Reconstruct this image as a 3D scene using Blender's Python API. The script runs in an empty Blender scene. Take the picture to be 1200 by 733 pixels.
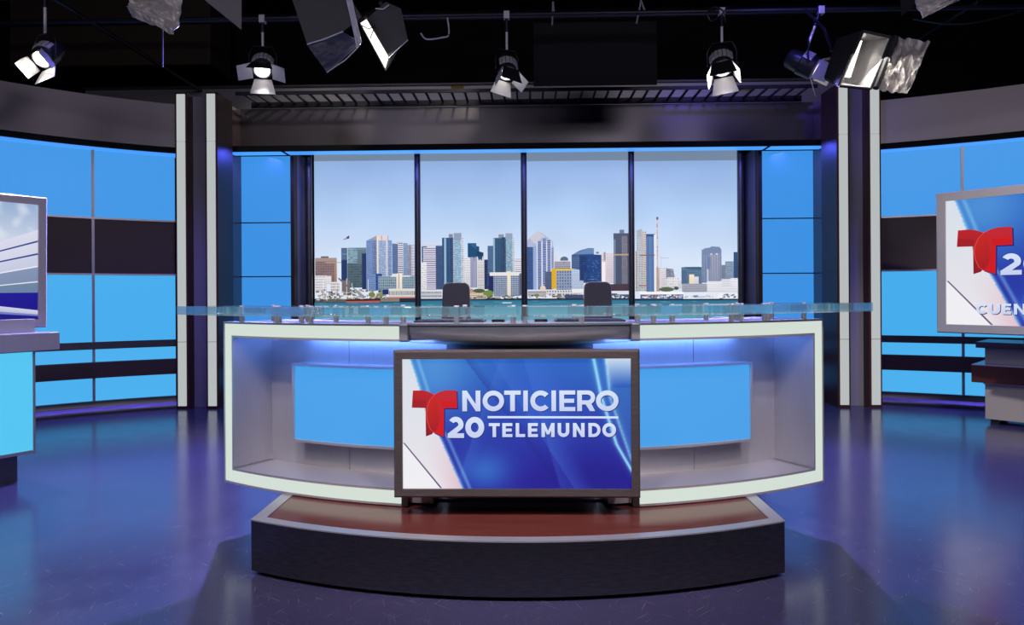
import bpy, bmesh, math, random
from mathutils import Vector, Matrix, noise
PI = math.pi
sc = bpy.context.scene
C = sc.collection
R = math.radians
# ------------------------------------------------------------------ camera
FPX = 800.0
CAM = Vector((0.05, 0.0, 1.35))
YAW, ROLL = R(1.4), R(0.33)
U0, V0 = 600.0, 345.0
FW = Vector((-math.sin(YAW), math.cos(YAW), 0))
R0 = Vector((math.cos(YAW), math.sin(YAW), 0))
RT = R0 * math.cos(ROLL) - Vector((0, 0, 1)) * math.sin(ROLL)
UP = R0 * math.sin(ROLL) + Vector((0, 0, 1)) * math.cos(ROLL)
cd = bpy.data.cameras.new('camera')
cam = bpy.data.objects.new('camera', cd)
C.objects.link(cam)
cam.matrix_world = Matrix(((RT.x, UP.x, -FW.x, CAM.x), (RT.y, UP.y, -FW.y, CAM.y), (RT.z, UP.z, -FW.z, CAM.z), (0, 0, 0, 1)))
cd.sensor_width = 36.0
cd.lens = 36.0 * FPX / 1200.0
cd.shift_y = -(366.5 - V0) / 1200.0
cd.clip_end = 100
sc.camera = cam
# ------------------------------------------------------------------ world, exposure
w = bpy.data.worlds.new('studio_dark'); sc.world = w; w.use_nodes = True
w.node_tree.nodes['Background'].inputs[0].default_value = (0.010, 0.010, 0.016, 1)
w.node_tree.nodes['Background'].inputs[1].default_value = 0.5
sc.view_settings.view_transform = 'Standard'
sc.view_settings.look = 'None'
sc.view_settings.gamma = 1.0
sc.view_settings.exposure = 0.0
sc.view_settings.use_curve_mapping = False
cy = sc.cycles
cy.use_denoising = True
cy.max_bounces = 10; cy.diffuse_bounces = 3; cy.glossy_bounces = 5; cy.transmission_bounces = 10; cy.transparent_max_bounces = 8
cy.sample_clamp_indirect = 4.0
cy.caustics_reflective = False; cy.caustics_refractive = False
cy.blur_glossy = 0.5

# ------------------------------------------------------------------ large studio lamps and added fill spots (soft lights hung on the grid towards the camera side)
def area(name, loc, target, sx, sy, power, col):
    l = bpy.data.lights.new(name, 'AREA'); l.shape = 'RECTANGLE'; l.size = sx; l.size_y = sy; l.energy = power; l.color = col
    o = bpy.data.objects.new(name, l); C.objects.link(o); o.location = loc
    o.rotation_euler = (Vector(target) - Vector(loc)).to_track_quat('-Z', 'Y').to_euler()
    return o
def spot(name, loc, target, power, col, deg, blend=0.5, soft=0.12):
    l = bpy.data.lights.new(name, 'SPOT'); l.energy = power; l.color = col; l.spot_size = R(deg); l.spot_blend = blend; l.shadow_soft_size = soft
    o = bpy.data.objects.new(name, l); C.objects.link(o); o.location = loc
    o.rotation_euler = (Vector(target) - Vector(loc)).to_track_quat('-Z', 'Y').to_euler()
    return o
# soft overhead banks above the camera, key spots on the desk, violet floor washes, added fill for the sides and rear floor
area('soft_bank_left', (-3.0, -0.5, 4.6), (-1.5, 5.5, 0.8), 2.6, 1.4, 85, (0.86, 0.80, 1.0))
area('soft_bank_right', (3.0, -0.5, 4.6), (1.8, 5.5, 0.8), 2.6, 1.4, 95, (0.90, 0.82, 1.0))
for k, x in enumerate((-2.4, -0.9, 0.9, 2.4)):
    spot('key_spot', (x, 0.9, 4.3), (x * 0.35, 3.75, 0.6), 480, (0.98, 0.88, 0.95), 42, 0.8)
spot('added_fill_right', (3.4, 1.6, 4.4), (5.0, 6.9, 0.7), 900, (1.0, 0.92, 0.9), 32, 0.7)  # added fill to brighten the right cabinet and television frame
spot('added_fill_left', (-1.8, 1.4, 4.4), (-4.0, 5.0, 1.0), 170, (0.95, 0.86, 1.0), 30, 0.7)  # added fill for the left side desk
VIO = (0.15, 0.12, 1.0)
spot('violet_wash_left', (-2.62, 6.72, 3.50), (-2.2, 2.9, 0), 1700, VIO, 96, 0.7, 0.05)
spot('violet_wash_right', (2.0, 6.72, 3.52), (2.1, 2.9, 0), 1300, VIO, 96, 0.7, 0.05)
spot('added_rear_violet_left', (-3.3, 5.9, 4.8), (-3.8, 7.1, 0), 520, VIO, 66, 0.8, 0.2)  # added to tint the left rear floor violet below the blue panels
spot('added_rear_violet_right', (4.9, 5.7, 4.6), (4.1, 7.0, 0), 480, VIO, 66, 0.8, 0.2)  # matching added violet light for the right rear floor
spot('violet_header', (2.4, 5.9, 4.7), (3.4, 8.9, 3.4), 120, VIO, 64, 0.9, 0.2)
spot('header_wash_left', (-1.7, 6.2, 4.9), (-2.9, 9.0, 3.55), 130, (1.0, 0.86, 0.72), 34, 0.35, 0.1)
spot('header_wash_middle', (-0.6, 6.4, 4.9), (-1.1, 9.0, 3.7), 60, (1.0, 0.86, 0.72), 22, 0.6, 0.1)
# blue strips in the cove over the recess
area('cove_strip_left', (-3.4, 8.72, 3.165), (-3.75, 8.85, 1.8), 0.6, 0.16, 9, (0.08, 0.10, 1.0))
area('cove_strip_right', (3.4, 8.72, 3.165), (3.75, 8.85, 1.8), 0.6, 0.16, 9, (0.08, 0.10, 1.0))
area('cove_strip_middle', (0, 8.72, 3.165), (0, 9.2, 1.5), 5.9, 0.05, 40, (0.10, 0.12, 1.0))

# ------------------------------------------------------------------ picture -> place helpers (used to read sizes off the photograph at a known depth)
def ray(u, v): return FW + RT * ((u - U0) / FPX) - UP * ((v - V0) / FPX)
def atY(u, v, Y):
    d = ray(u, v); return CAM + d * ((Y - CAM.y) / d.y)

# ------------------------------------------------------------------ colour, materials
def lin(c):
    r = []
    for x in c:
        x = x / 255.0
        r.append(x / 12.92 if x <= 0.04045 else ((x + 0.055) / 1.055) ** 2.4)
    return tuple(r)
def mat(name, col, rough=0.5, metal=0.0, spec=0.5, emit=None, es=1.0, coat=0.0, nscale=None, namt=0.0, nstretch=(1, 1, 1), bump=0.0, rvar=0.0, trans=0.0, ior=1.45, aniso=0.0):
    m = bpy.data.materials.new(name); m.use_nodes = True
    nt = m.node_tree; b = nt.nodes['Principled BSDF']
    b.inputs['Base Color'].default_value = (*col, 1); b.inputs['Roughness'].default_value = rough
    b.inputs['Metallic'].default_value = metal; b.inputs['Specular IOR Level'].default_value = spec
    b.inputs['IOR'].default_value = ior
    if coat: b.inputs['Coat Weight'].default_value = coat; b.inputs['Coat Roughness'].default_value = 0.06
    if trans: b.inputs['Transmission Weight'].default_value = trans
    if emit is not None:
        b.inputs['Emission Color'].default_value = (*emit, 1); b.inputs['Emission Strength'].default_value = es
    if aniso: b.inputs['Anisotropic'].default_value = aniso
    if nscale:
        tc = nt.nodes.new('ShaderNodeTexCoord'); mp = nt.nodes.new('ShaderNodeMapping'); nz = nt.nodes.new('ShaderNodeTexNoise')
        mp.inputs['Scale'].default_value = nstretch; nz.inputs['Scale'].default_value = nscale; nz.inputs['Detail'].default_value = 5
        nt.links.new(tc.outputs['Object'], mp.inputs['Vector']); nt.links.new(mp.outputs['Vector'], nz.inputs['Vector'])
        if namt:
            mx = nt.nodes.new('ShaderNodeMix'); mx.data_type = 'RGBA'
            mx.inputs[6].default_value = (*[c * (1 - namt) for c in col], 1); mx.inputs[7].default_value = (*[min(1, c * (1 + namt)) for c in col], 1)
            nt.links.new(nz.outputs['Fac'], mx.inputs[0]); nt.links.new(mx.outputs[2], b.inputs['Base Color'])
        if rvar:
            mr = nt.nodes.new('ShaderNodeMapRange'); mr.inputs[3].default_value = max(0, rough - rvar); mr.inputs[4].default_value = rough + rvar
            nt.links.new(nz.outputs['Fac'], mr.inputs[0]); nt.links.new(mr.outputs[0], b.inputs['Roughness'])
        if bump:
            bp = nt.nodes.new('ShaderNodeBump'); bp.inputs['Strength'].default_value = bump; bp.inputs['Distance'].default_value = 0.002
            nt.links.new(nz.outputs['Fac'], bp.inputs['Height']); nt.links.new(bp.outputs['Normal'], b.inputs['Normal'])
    return m
def emat(name, rgb, strength=1.0, rough=0.35):
    return mat(name, (0.02, 0.02, 0.02), rough, 0, 0.3, lin(rgb), strength)
M = {}
M['black'] = mat('black_paint', (0.006, 0.006, 0.007), 0.7, 0, 0.2)
M['ceil'] = mat('black_ceiling', (0.006, 0.006, 0.008), 0.9, 0, 0.1, nscale=2, namt=0.4)
M['pipe'] = mat('black_pipe', (0.012, 0.012, 0.02), 0.4, 0.3, 0.5)
M['blue_hi'] = emat('blue_backlit_upper', (62, 150, 229))
M['blue_mid'] = emat('blue_backlit_middle', (70, 172, 236))
M['blue_lo'] = emat('blue_backlit_lower', (76, 176, 238))
M['blue_niche'] = emat('blue_backlit_niche', (60, 145, 226))
M['blue_desk'] = emat('blue_backlit_desk', (66, 158, 230))
M['blue_side'] = emat('blue_backlit_side_desk', (84, 196, 240))
M['led'] = emat('blue_led_line', (70, 156, 255), 1.0)
M['white_glow'] = emat('white_backlit_acrylic', (212, 224, 214), 0.97)
M['white_pillar'] = emat('white_backlit_fin', (190, 196, 196), 0.9)
M['alu'] = mat('brushed_aluminium', (0.40, 0.39, 0.41), 0.36, 0.65, 0.5, nscale=60, namt=0.12, nstretch=(0.05, 0.05, 1), bump=0.12, rvar=0.06)
M['alu_lt'] = mat('pale_aluminium', (0.55, 0.53, 0.54), 0.34, 0.65, 0.5, nscale=80, namt=0.06, nstretch=(1, 1, 0.1), rvar=0.05)
M['alu_dk'] = mat('dark_brushed_metal', (0.11, 0.105, 0.11), 0.36, 0.9, 0.5, nscale=90, namt=0.25, nstretch=(0.04, 0.04, 1), bump=0.2, rvar=0.08)
M['alu_pl'] = mat('platform_brushed_metal', (0.15, 0.143, 0.15), 0.34, 0.95, 0.5, nscale=170, namt=0.5, nstretch=(0.12, 0.12, 1), bump=0.18, rvar=0.05, aniso=0.8)
M['alu_fascia'] = mat('fascia_metal', (0.21, 0.19, 0.195), 0.42, 0.6, 0.5, nscale=160, namt=0.1, rvar=0.03)
M['alu_head'] = mat('header_metal', (0.12, 0.112, 0.118), 0.32, 0.7, 0.5, nscale=160, namt=0.1, rvar=0.03)
M['bronze'] = mat('dark_bronze_bezel', (0.15, 0.125, 0.115), 0.36, 0.7, 0.5, nscale=150, namt=0.35, nstretch=(0.1, 1, 1), bump=0.15)
M['silver'] = mat('silver_bezel', (0.64, 0.60, 0.58), 0.34, 0.6, 0.5, nscale=120, namt=0.05, rvar=0.05)
M['wood_dk'] = mat('dark_wenge_laminate', (0.055, 0.032, 0.028), 0.45, 0, 0.4, nscale=30, namt=0.35, nstretch=(0.3, 0.3, 4), rvar=0.08)
M['wood_red'] = mat('mahogany_laminate', (0.095, 0.030, 0.040), 0.16, 0, 0.8, nscale=14, namt=0.25, nstretch=(2, 2, 0.25))
M['wood_shelf'] = mat('red_brown_laminate', (0.075, 0.022, 0.017), 0.4, 0, 0.4, nscale=30, namt=0.25, nstretch=(0.2, 0.2, 3))
M['deck'] = mat('varnished_mahogany', (0.085, 0.021, 0.016), 0.16, 0, 0.5, nscale=10, namt=0.35, nstretch=(0.35, 5, 1), rvar=0.06)
M['fin_wood'] = mat('maroon_fin_wood', (0.055, 0.016, 0.014), 0.4, 0, 0.4, nscale=20, namt=0.2, nstretch=(2, 2, 0.2))
M['panel_metal'] = mat('satin_panel_metal', (0.30, 0.29, 0.33), 0.34, 0.35, 0.5, nscale=60, namt=0.1, nstretch=(1, 1, 0.05))
M['desk_top'] = mat('graphite_desktop', (0.09, 0.09, 0.11), 0.55, 0.2, 0.3)
M['stone'] = mat('stone_grey_laminate', (0.42, 0.385, 0.37), 0.5, 0.15, 0.5, nscale=220, namt=0.12)
M['foil'] = mat('crumpled_foil', (0.42, 0.39, 0.36), 0.5, 0.25, 0.5)
M['lining'] = mat('silver_lining', (0.62, 0.62, 0.64), 0.35, 0.6, 0.5)
M['fabric'] = mat('black_softbox_fabric', (0.022, 0.022, 0.026), 0.55, 0, 0.4, nscale=9, namt=0.3, bump=0.5)
M['navy'] = mat('navy_softbox_fabric', (0.030, 0.035, 0.065), 0.5, 0, 0.4, nscale=9, namt=0.3, bump=0.5)
M['piping'] = mat('grey_piping', (0.45, 0.45, 0.5), 0.5)
M['chair'] = mat('charcoal_leather', (0.10, 0.10, 0.118), 0.5, 0, 0.4, nscale=200, namt=0.2, bump=0.1)
M['plastic'] = mat('black_plastic', (0.012, 0.012, 0.014), 0.35, 0, 0.5)
M['chrome'] = mat('polished_steel', (0.66, 0.62, 0.62), 0.3, 0.3, 0.5)
M['lamp_grey'] = mat('lamp_grey_metal', (0.5, 0.48, 0.48), 0.5, 0.3, 0.5)
M['leaf'] = mat('barn_door_metal', (0.6, 0.6, 0.62), 0.5, 0.1, 0.5)
M['lens'] = emat('lit_lens', (255, 244, 226), 26.0)
M['lens_dim'] = emat('lens_weakly_lit', (255, 244, 226), 3.0)
M['tube'] = emat('lit_tubes', (255, 244, 230), 2.2)
def glass_mat():
    m = bpy.data.materials.new('clear_acrylic'); m.use_nodes = True
    nt = m.node_tree; b = nt.nodes['Principled BSDF']; out = nt.nodes['Material Output']
    b.inputs['Base Color'].default_value = (0.92, 0.985, 0.99, 1); b.inputs['Roughness'].default_value = 0.0; b.inputs['IOR'].default_value = 1.44
    b.inputs['Transmission Weight'].default_value = 0.93
    tr = nt.nodes.new('ShaderNodeBsdfTransparent'); tr.inputs[0].default_value = (0.90, 0.98, 0.985, 1)
    mx = nt.nodes.new('ShaderNodeMixShader'); mx.inputs[0].default_value = 0.48
    nt.links.new(tr.outputs[0], mx.inputs[1]); nt.links.new(b.outputs[0], mx.inputs[2]); nt.links.new(mx.outputs[0], out.inputs['Surface'])
    return m
M['glass'] = glass_mat()
M['brown_duct'] = mat('brown_duct', (0.035, 0.025, 0.018), 0.7, 0, 0.3)
M['tape'] = mat('yellow_tape', (0.30, 0.20, 0.02), 0.6)
M['grey_cloth'] = mat('grey_flag_cloth', (0.16, 0.15, 0.15), 0.8, 0, 0.2)

def floor_mat():
    m = bpy.data.materials.new('scuffed_studio_floor'); m.use_nodes = True
    nt = m.node_tree; b = nt.nodes['Principled BSDF']; L = nt.links.new
    tc = nt.nodes.new('ShaderNodeTexCoord')
    nz = nt.nodes.new('ShaderNodeTexNoise'); nz.inputs['Scale'].default_value = 1.3; nz.inputs['Detail'].default_value = 6
    L(tc.outputs['Object'], nz.inputs['Vector'])
    cr = nt.nodes.new('ShaderNodeMix'); cr.data_type = 'RGBA'
    cr.inputs[6].default_value = (0.029, 0.027, 0.062, 1); cr.inputs[7].default_value = (0.046, 0.041, 0.090, 1)
    L(nz.outputs['Fac'], cr.inputs[0])
    # scratches: thin stretched noise in two directions
    prev = cr.outputs[2]
    hts = []
    for i, (rot, sx) in enumerate(((0.6, 1), (-0.75, 1), (1.25, 1), (2.0, 1))):
        mp = nt.nodes.new('ShaderNodeMapping'); mp.inputs['Scale'].default_value = (6.0, 120.0, 1); mp.inputs['Location'].default_value = (i * 7.3, i * 3.1, 0)
        mr0 = nt.nodes.new('ShaderNodeMapping'); mr0.inputs['Rotation'].default_value = (0, 0, rot)
        L(tc.outputs['Object'], mr0.inputs['Vector']); L(mr0.outputs['Vector'], mp.inputs['Vector'])
        n2 = nt.nodes.new('ShaderNodeTexNoise'); n2.inputs['Scale'].default_value = 1.0; n2.inputs['Detail'].default_value = 2
        L(mp.outputs['Vector'], n2.inputs['Vector'])
        rp = nt.nodes.new('ShaderNodeMapRange'); rp.inputs[1].default_value = 0.67; rp.inputs[2].default_value = 0.76; rp.inputs[3].default_value = 0; rp.inputs[4].default_value = 0.4
        L(n2.outputs['Fac'], rp.inputs[0])
        mx = nt.nodes.new('ShaderNodeMix'); mx.data_type = 'RGBA'; mx.inputs[7].default_value = (0.22, 0.18, 0.22, 1)
        L(rp.outputs[0], mx.inputs[0]); L(prev, mx.inputs[6]); prev = mx.outputs[2]
    L(prev, b.inputs['Base Color'])
    n3 = nt.nodes.new('ShaderNodeTexNoise'); n3.inputs['Scale'].default_value = 5; n3.inputs['Detail'].default_value = 7
    L(tc.outputs['Object'], n3.inputs['Vector'])
    mr = nt.nodes.new('ShaderNodeMapRange'); mr.inputs[3].default_value = 0.13; mr.inputs[4].default_value = 0.26
    L(n3.outputs['Fac'], mr.inputs[0]); L(mr.outputs[0], b.inputs['Roughness'])
    bp = nt.nodes.new('ShaderNodeBump'); bp.inputs['Strength'].default_value = 0.05; bp.inputs['Distance'].default_value = 0.003
    L(n3.outputs['Fac'], bp.inputs['Height']); L(bp.outputs['Normal'], b.inputs['Normal'])
    b.inputs['Specular IOR Level'].default_value = 1.0; b.inputs['Specular Tint'].default_value = (0.38, 0.52, 1.0, 1)
    return m
M['floor'] = floor_mat()
def print_mat(name, strength=1.0, rough=0.35, spec=0.25):
    m = bpy.data.materials.new(name); m.use_nodes = True
    nt = m.node_tree; b = nt.nodes['Principled BSDF']
    a = nt.nodes.new('ShaderNodeVertexColor'); a.layer_name = 'print'
    b.inputs['Base Color'].default_value = (0.01, 0.01, 0.01, 1); b.inputs['Roughness'].default_value = rough; b.inputs['Specular IOR Level'].default_value = spec
    nt.links.new(a.outputs['Color'], b.inputs['Emission Color']); b.inputs['Emission Strength'].default_value = strength
    return m
M['print'] = print_mat('backlit_print')
M['screen'] = print_mat('lit_screen', 1.0, 0.25, 0.3)

# ------------------------------------------------------------------ mesh helpers
class MB:
    def __init__(s): s.v = []; s.f = []
    def add(s, vs, fs):
        o = len(s.v); s.v += [Vector(p) for p in vs]; s.f += [[i + o for i in f] for f in fs]; return s
    def box(s, a, b):
        x0, y0, z0 = a; x1, y1, z1 = b
        return s.hexa([(x0, y0, z0), (x1, y0, z0), (x1, y1, z0), (x0, y1, z0)], [(x0, y0, z1), (x1, y0, z1), (x1, y1, z1), (x0, y1, z1)])
    def hexa(s, q0, q1):
        return s.add(list(q0) + list(q1), [(0, 1, 2, 3), (4, 5, 6, 7), (0, 1, 5, 4), (1, 2, 6, 5), (2, 3, 7, 6), (3, 0, 4, 7)])
    def prism(s, p0, p1):
        n = len(p0)
        return s.add(list(p0) + list(p1), [tuple(range(n)), tuple(range(n, 2 * n))] + [(i, (i + 1) % n, n + (i + 1) % n, n + i) for i in range(n)])
    def tube(s, pts, r, n=10):
        pts = [Vector(p) for p in pts]; rings = []
        for i, p in enumerate(pts):
            t = (pts[min(i + 1, len(pts) - 1)] - pts[max(i - 1, 0)]).normalized()
            a = Vector((0, 0, 1)) if abs(t.z) < 0.9 else Vector((1, 0, 0))
            x = t.cross(a).normalized(); y = t.cross(x)
            rr = r[i] if isinstance(r, (list, tuple)) else r
            rings.append([p + (x * math.cos(2 * PI * k / n) + y * math.sin(2 * PI * k / n)) * rr for k in range(n)])
        vs = [p for ring in rings for p in ring]; fs = []
        for i in range(len(pts) - 1):
            for k in range(n): fs.append((i * n + k, i * n + (k + 1) % n, (i + 1) * n + (k + 1) % n, (i + 1) * n + k))
        fs.append(tuple(range(n))); fs.append(tuple((len(pts) - 1) * n + k for k in range(n)))
        return s.add(vs, fs)
    def lathe(s, prof, n=24, axis='Z', a0=0.0, a1=2 * PI):
        full = abs(a1 - a0 - 2 * PI) < 1e-6; m = n if full else n + 1
        vs = []
        for k in range(m):
            a = a0 + (a1 - a0) * k / n
            for r, h in prof:
                vs.append((r * math.cos(a), r * math.sin(a), h) if axis == 'Z' else (r * math.cos(a), h, r * math.sin(a)))
        np_ = len(prof); fs = []
        for k in range(n):
            k2 = (k + 1) % m
            for i in range(np_ - 1): fs.append((k * np_ + i, k2 * np_ + i, k2 * np_ + i + 1, k * np_ + i + 1))
        if not full:
            fs.append(tuple(range(np_))); fs.append(tuple((m - 1) * np_ + i for i in range(np_)))
        return s.add(vs, fs)
    def sweep(s, path, prof, s0, s1, n=16):
        k = len(prof); vs = []
        for i in range(n + 1):
            t = s0 + (s1 - s0) * i / n
            for d, z in prof: vs.append(path(t, d, z))
        fs = [(i * k + j, i * k + (j + 1) % k, (i + 1) * k + (j + 1) % k, (i + 1) * k + j) for i in range(n) for j in range(k)]
        fs += [tuple(range(k)), tuple(n * k + j for j in range(k))]
        return s.add(vs, fs)
    def xf(s, m):
        s.v = [m @ p for p in s.v]; return s
    def build(s, name, m, parent=None, smooth=False, bevel=0.0, loc=None):
        me = bpy.data.meshes.new(name)
        off = Vector(loc) if loc is not None else Vector((0, 0, 0))
        bm = bmesh.new(); bv = [bm.verts.new(p - off) for p in s.v]
        for f in s.f:
            try: bm.faces.new([bv[i] for i in f])
            except ValueError: pass
        bmesh.ops.remove_doubles(bm, verts=bm.verts, dist=1e-6)
        bmesh.ops.recalc_face_normals(bm, faces=bm.faces)
        if smooth:
            for f in bm.faces: f.smooth = True
            for e in bm.edges:
                if len(e.link_faces) == 2 and e.calc_face_angle(0) > 0.7: e.smooth = False
        bm.to_mesh(me); bm.free()
        me.materials.append(m)
        o = bpy.data.objects.new(name, me); C.objects.link(o)
        if loc is not None: o.location = off
        if parent is not None:
            o.parent = parent
            if loc is None and parent.type == 'EMPTY': o.location = -parent.location if parent.get('_abs') else (0, 0, 0)
        if bevel:
            b = o.modifiers.new('bevel', 'BEVEL'); b.width = bevel; b.segments = 2; b.limit_method = 'ANGLE'; b.angle_limit = R(40)
        return o
def thing(name, label, cat, loc=(0, 0, 0), group=None, absolute=True):
    o = bpy.data.objects.new(name, None); C.objects.link(o); o.location = loc; o.empty_display_size = 0.1
    o['label'] = label; o['category'] = cat
    if absolute: o['_abs'] = 1        # parts below are given in world coordinates
    if group: o['group'] = group
    return o
def tag(o, label, cat, group=None, kind=None):
    o['label'] = label
    if cat: o['category'] = cat
    if group: o['group'] = group
    if kind: o['kind'] = kind
    return o
def struct(o, label): o['kind'] = 'structure'; o['label'] = label; return o
def box(name, a, b, m, parent=None, bevel=0.0): return MB().box(a, b).build(name, m, parent, bevel=bevel)

class Print:
    """flat printed picture: polygons with a colour at each corner, laid in thin layers on the plane"""
    def __init__(s, mapf, step=0.0003): s.map = mapf; s.step = step; s.v = []; s.f = []; s.c = []; s.layer = 0; s.clip = None
    def poly(s, pts, cols, layer=None):
        if not isinstance(cols[0], (tuple, list)): cols = [cols] * len(pts)
        P = [(*p, *lin(c)) for p, c in zip(pts, cols)]
        if s.clip:
            for sign, lim in ((1, s.clip[0]), (-1, -s.clip[1])):
                out = []
                for i in range(len(P)):
                    a, b = P[i - 1], P[i]; da, db = sign * a[0] - lim, sign * b[0] - lim
                    if (da >= 0) != (db >= 0):
                        t = da / (da - db); out.append(tuple(a[j] + (b[j] - a[j]) * t for j in range(5)))
                    if db >= 0: out.append(b)
                P = out
                if len(P) < 3: return
        L = s.layer if layer is None else layer
        o = len(s.v)
        for p in P: s.v.append(s.map(p[0], p[1], L * s.step)); s.c.append(p[2:5])
        s.f.append(tuple(range(o, o + len(P))))
    def rect(s, x0, x1, y0, y1, c0, c1=None, layer=None):
        c1 = c1 or c0
        s.poly([(x0, y0), (x1, y0), (x1, y1), (x0, y1)], [c0, c0, c1, c1], layer)
    def grid(s, x0, x1, y0, y1, nx, ny, colf):
        o = len(s.v)
        for j in range(ny + 1):
            for i in range(nx + 1):
                x = x0 + (x1 - x0) * i / nx; y = y0 + (y1 - y0) * j / ny
                s.v.append(s.map(x, y, s.layer * s.step)); s.c.append(lin(colf(x, y)))
        for j in range(ny):
            for i in range(nx):
                a = o + j * (nx + 1) + i; s.f.append((a, a + 1, a + nx + 2, a + nx + 1))
    def build(s, name, m, parent=None):
        me = bpy.data.meshes.new(name); me.from_pydata([tuple(p) for p in s.v], [], s.f); me.update()
        at = me.color_attributes.new('print', 'FLOAT_COLOR', 'POINT')
        flat = []
        for c in s.c: flat += [c[0], c[1], c[2], 1.0]
        at.data.foreach_set('color', flat)
        me.materials.append(m)
        o = bpy.data.objects.new(name, me); C.objects.link(o)
        if parent is not None:
            o.parent = parent
            if parent.get('_abs'): o.location = -parent.location
        return o
# ================================================================== THE ROOM
struct(box('floor', (-9.5, -5, -0.1), (9.5, 11, 0), M['floor']), 'scuffed glossy dark blue studio floor')
struct(box('ceiling', (-9.5, -5, 5.9), (9.5, 11, 6.0), M['ceil']), 'black studio ceiling')
struct(box('wall_back', (-9.5, 10.9, 0), (9.5, 11.0, 5.9), M['ceil']), 'black studio wall behind the set')
struct(box('wall_front', (-9.5, -5, 0), (9.5, -4.9, 5.9), M['ceil']), 'black studio wall behind the camera')
struct(box('wall_far_left', (-9.5, -4.9, 0), (-9.4, 10.9, 5.9), M['ceil']), 'black studio wall on the left')
struct(box('wall_far_right', (9.4, -4.9, 0), (9.5, 10.9, 5.9), M['ceil']), 'black studio wall on the right')

# ------------------------------------------------------------------ curved side walls with backlit cells
def path_left(s, d, z):
    a = 0.44 + s / 5.0
    x = -4.2 - 5.0 * (math.sin(a) - math.sin(0.44)); y = 8.2 + 5.0 * (math.cos(a) - math.cos(0.44))
    return Vector((x + math.sin(a) * d, y - math.cos(a) * d, z))
def path_right(s, d, z):
    a = 0.33 + s / 8.0
    x = 4.2 + 8.0 * (math.sin(a) - math.sin(0.33)); y = 8.45 + 8.0 * (math.cos(a) - math.cos(0.33))
    return Vector((x - math.sin(a) * d, y - math.cos(a) * d, z))
def rect2(d0, d1, z0, z1): return [(d0, z0), (d1, z0), (d1, z1), (d0, z1)]
def side_wall(side, path, edges, zs):
    s0, s1 = edges[0], edges[-1]
    wall = MB().sweep(path, rect2(-0.14, -0.06, 0.0, zs['top']), s0, s1, 24).build('wall_' + side, M['black'])
    struct(wall, f'curved {side} set wall of glowing blue panels with dark bands')
    H = zs
    rows = [(H['c1'], H['led'] - 0.012, 'blue_hi', 'light_panel'), (H['d0'] + 0.012, H['c1'] - 0.018, 'wood_dk', 'dark_panel'),
            (H['r1b'], H['d0'] - 0.010, 'blue_mid', 'light_panel'), (H['r2b'], H['r1a'], 'blue_lo', 'light_panel'), (H['base'], H['r2a'], 'blue_lo', 'light_panel')]
    for i in range(len(edges) - 1):
        for z0, z1, mt, nm in rows:
            MB().sweep(path, rect2(-0.06, -0.02 if nm == 'light_panel' else -0.005, z0, z1), edges[i] + 0.012, edges[i + 1] - 0.012, 8).build(nm, M[mt], wall)
        if i:
            MB().sweep(path, rect2(-0.06, 0.012, H['base'], H['led'] - 0.012), edges[i] - 0.014, edges[i] + 0.014, 1).build('divider', M['alu'], wall)
    for z in (H['c1'] - 0.009, H['d0']):
        MB().sweep(path, rect2(-0.06, 0.014, z - 0.010, z + 0.010), s0, s1, 24).build('metal_strip', M['alu_lt'], wall, smooth=True)
    MB().sweep(path, rect2(-0.06, 0.02, H['r1a'], H['r1b']), s0, s1, 24).build('thin_rail', M['alu_dk'], wall, smooth=True)
    MB().sweep(path, rect2(-0.06, 0.05, H['r2a'], H['r2b']), s0, s1, 24).build('wide_rail', M['wood_dk'], wall, smooth=True)
    # rounded foot
    prof = [(-0.06, 0.0), (0.07, 0.0), (0.075, 0.02), (0.065, 0.045), (0.045, 0.06), (0.03, 0.085), (0.03, H['base']), (-0.06, H['base'])]
    MB().sweep(path, prof, s0, s1, 24).build('foot_rail', M['alu_dk'], wall, smooth=True)
    MB().sweep(path, rect2(-0.06, 0.08, H['fa'], H['top']), s0, s1, 24).build('fascia', M['alu_fascia'], wall, smooth=True)
    MB().sweep(path, rect2(-0.06, 0.05, H['led'] + 0.022, H['fa']), s0, s1, 24).build('dark_strip', M['black'], wall, smooth=True)  # dark ledge strip between fascia and light line
    MB().sweep(path, rect2(-0.06, 0.02, H['led'] - 0.012, H['led'] + 0.022), s0, s1, 24).build('led_line', M['led'], wall, smooth=True)
    return wall
ZS = dict(top=3.66, fa=3.14, led=3.055, c1=2.265, d0=1.608, r1b=0.825, r1a=0.741, r2b=0.593, r2a=0.411, base=0.144)
side_wall('left', path_left, [0.03, 0.89, 2.10, 3.30], ZS)
side_wall('right', path_right, [0.03, 0.98, 2.20, 3.42], ZS)

# ------------------------------------------------------------------ pillars with two luminous fins
for sg, side in ((-1, 'left'), (1, 'right')):
    t = thing('set_pillar', f'{side} tall set pillar of two white glowing fins around a metal panel', 'pillar', (sg * 3.92, 8.2, 0))
    for x, nm in ((3.736, 'in'), (4.10, 'out')):
        fin = box('fin', (sg * x - 0.073, 8.08, 0.0), (sg * x + 0.073, 8.50, 3.79), M['fin_wood'], t)
        cuts = [0.03, 0.80, 3.20, 3.77] if nm else []
        for a, b in zip(cuts[:-1], cuts[1:]):
            box('diffuser', (sg * x - 0.048, 8.062, a + 0.003), (sg * x + 0.048, 8.082, b - 0.003), M['white_pillar'], fin)
    x0, x1 = sorted((sg * 3.809, sg * 4.027))
    box('metal_panel', (x0, 8.22, 0.0), (x1, 8.30, 3.78), M['panel_metal'], t)

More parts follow.
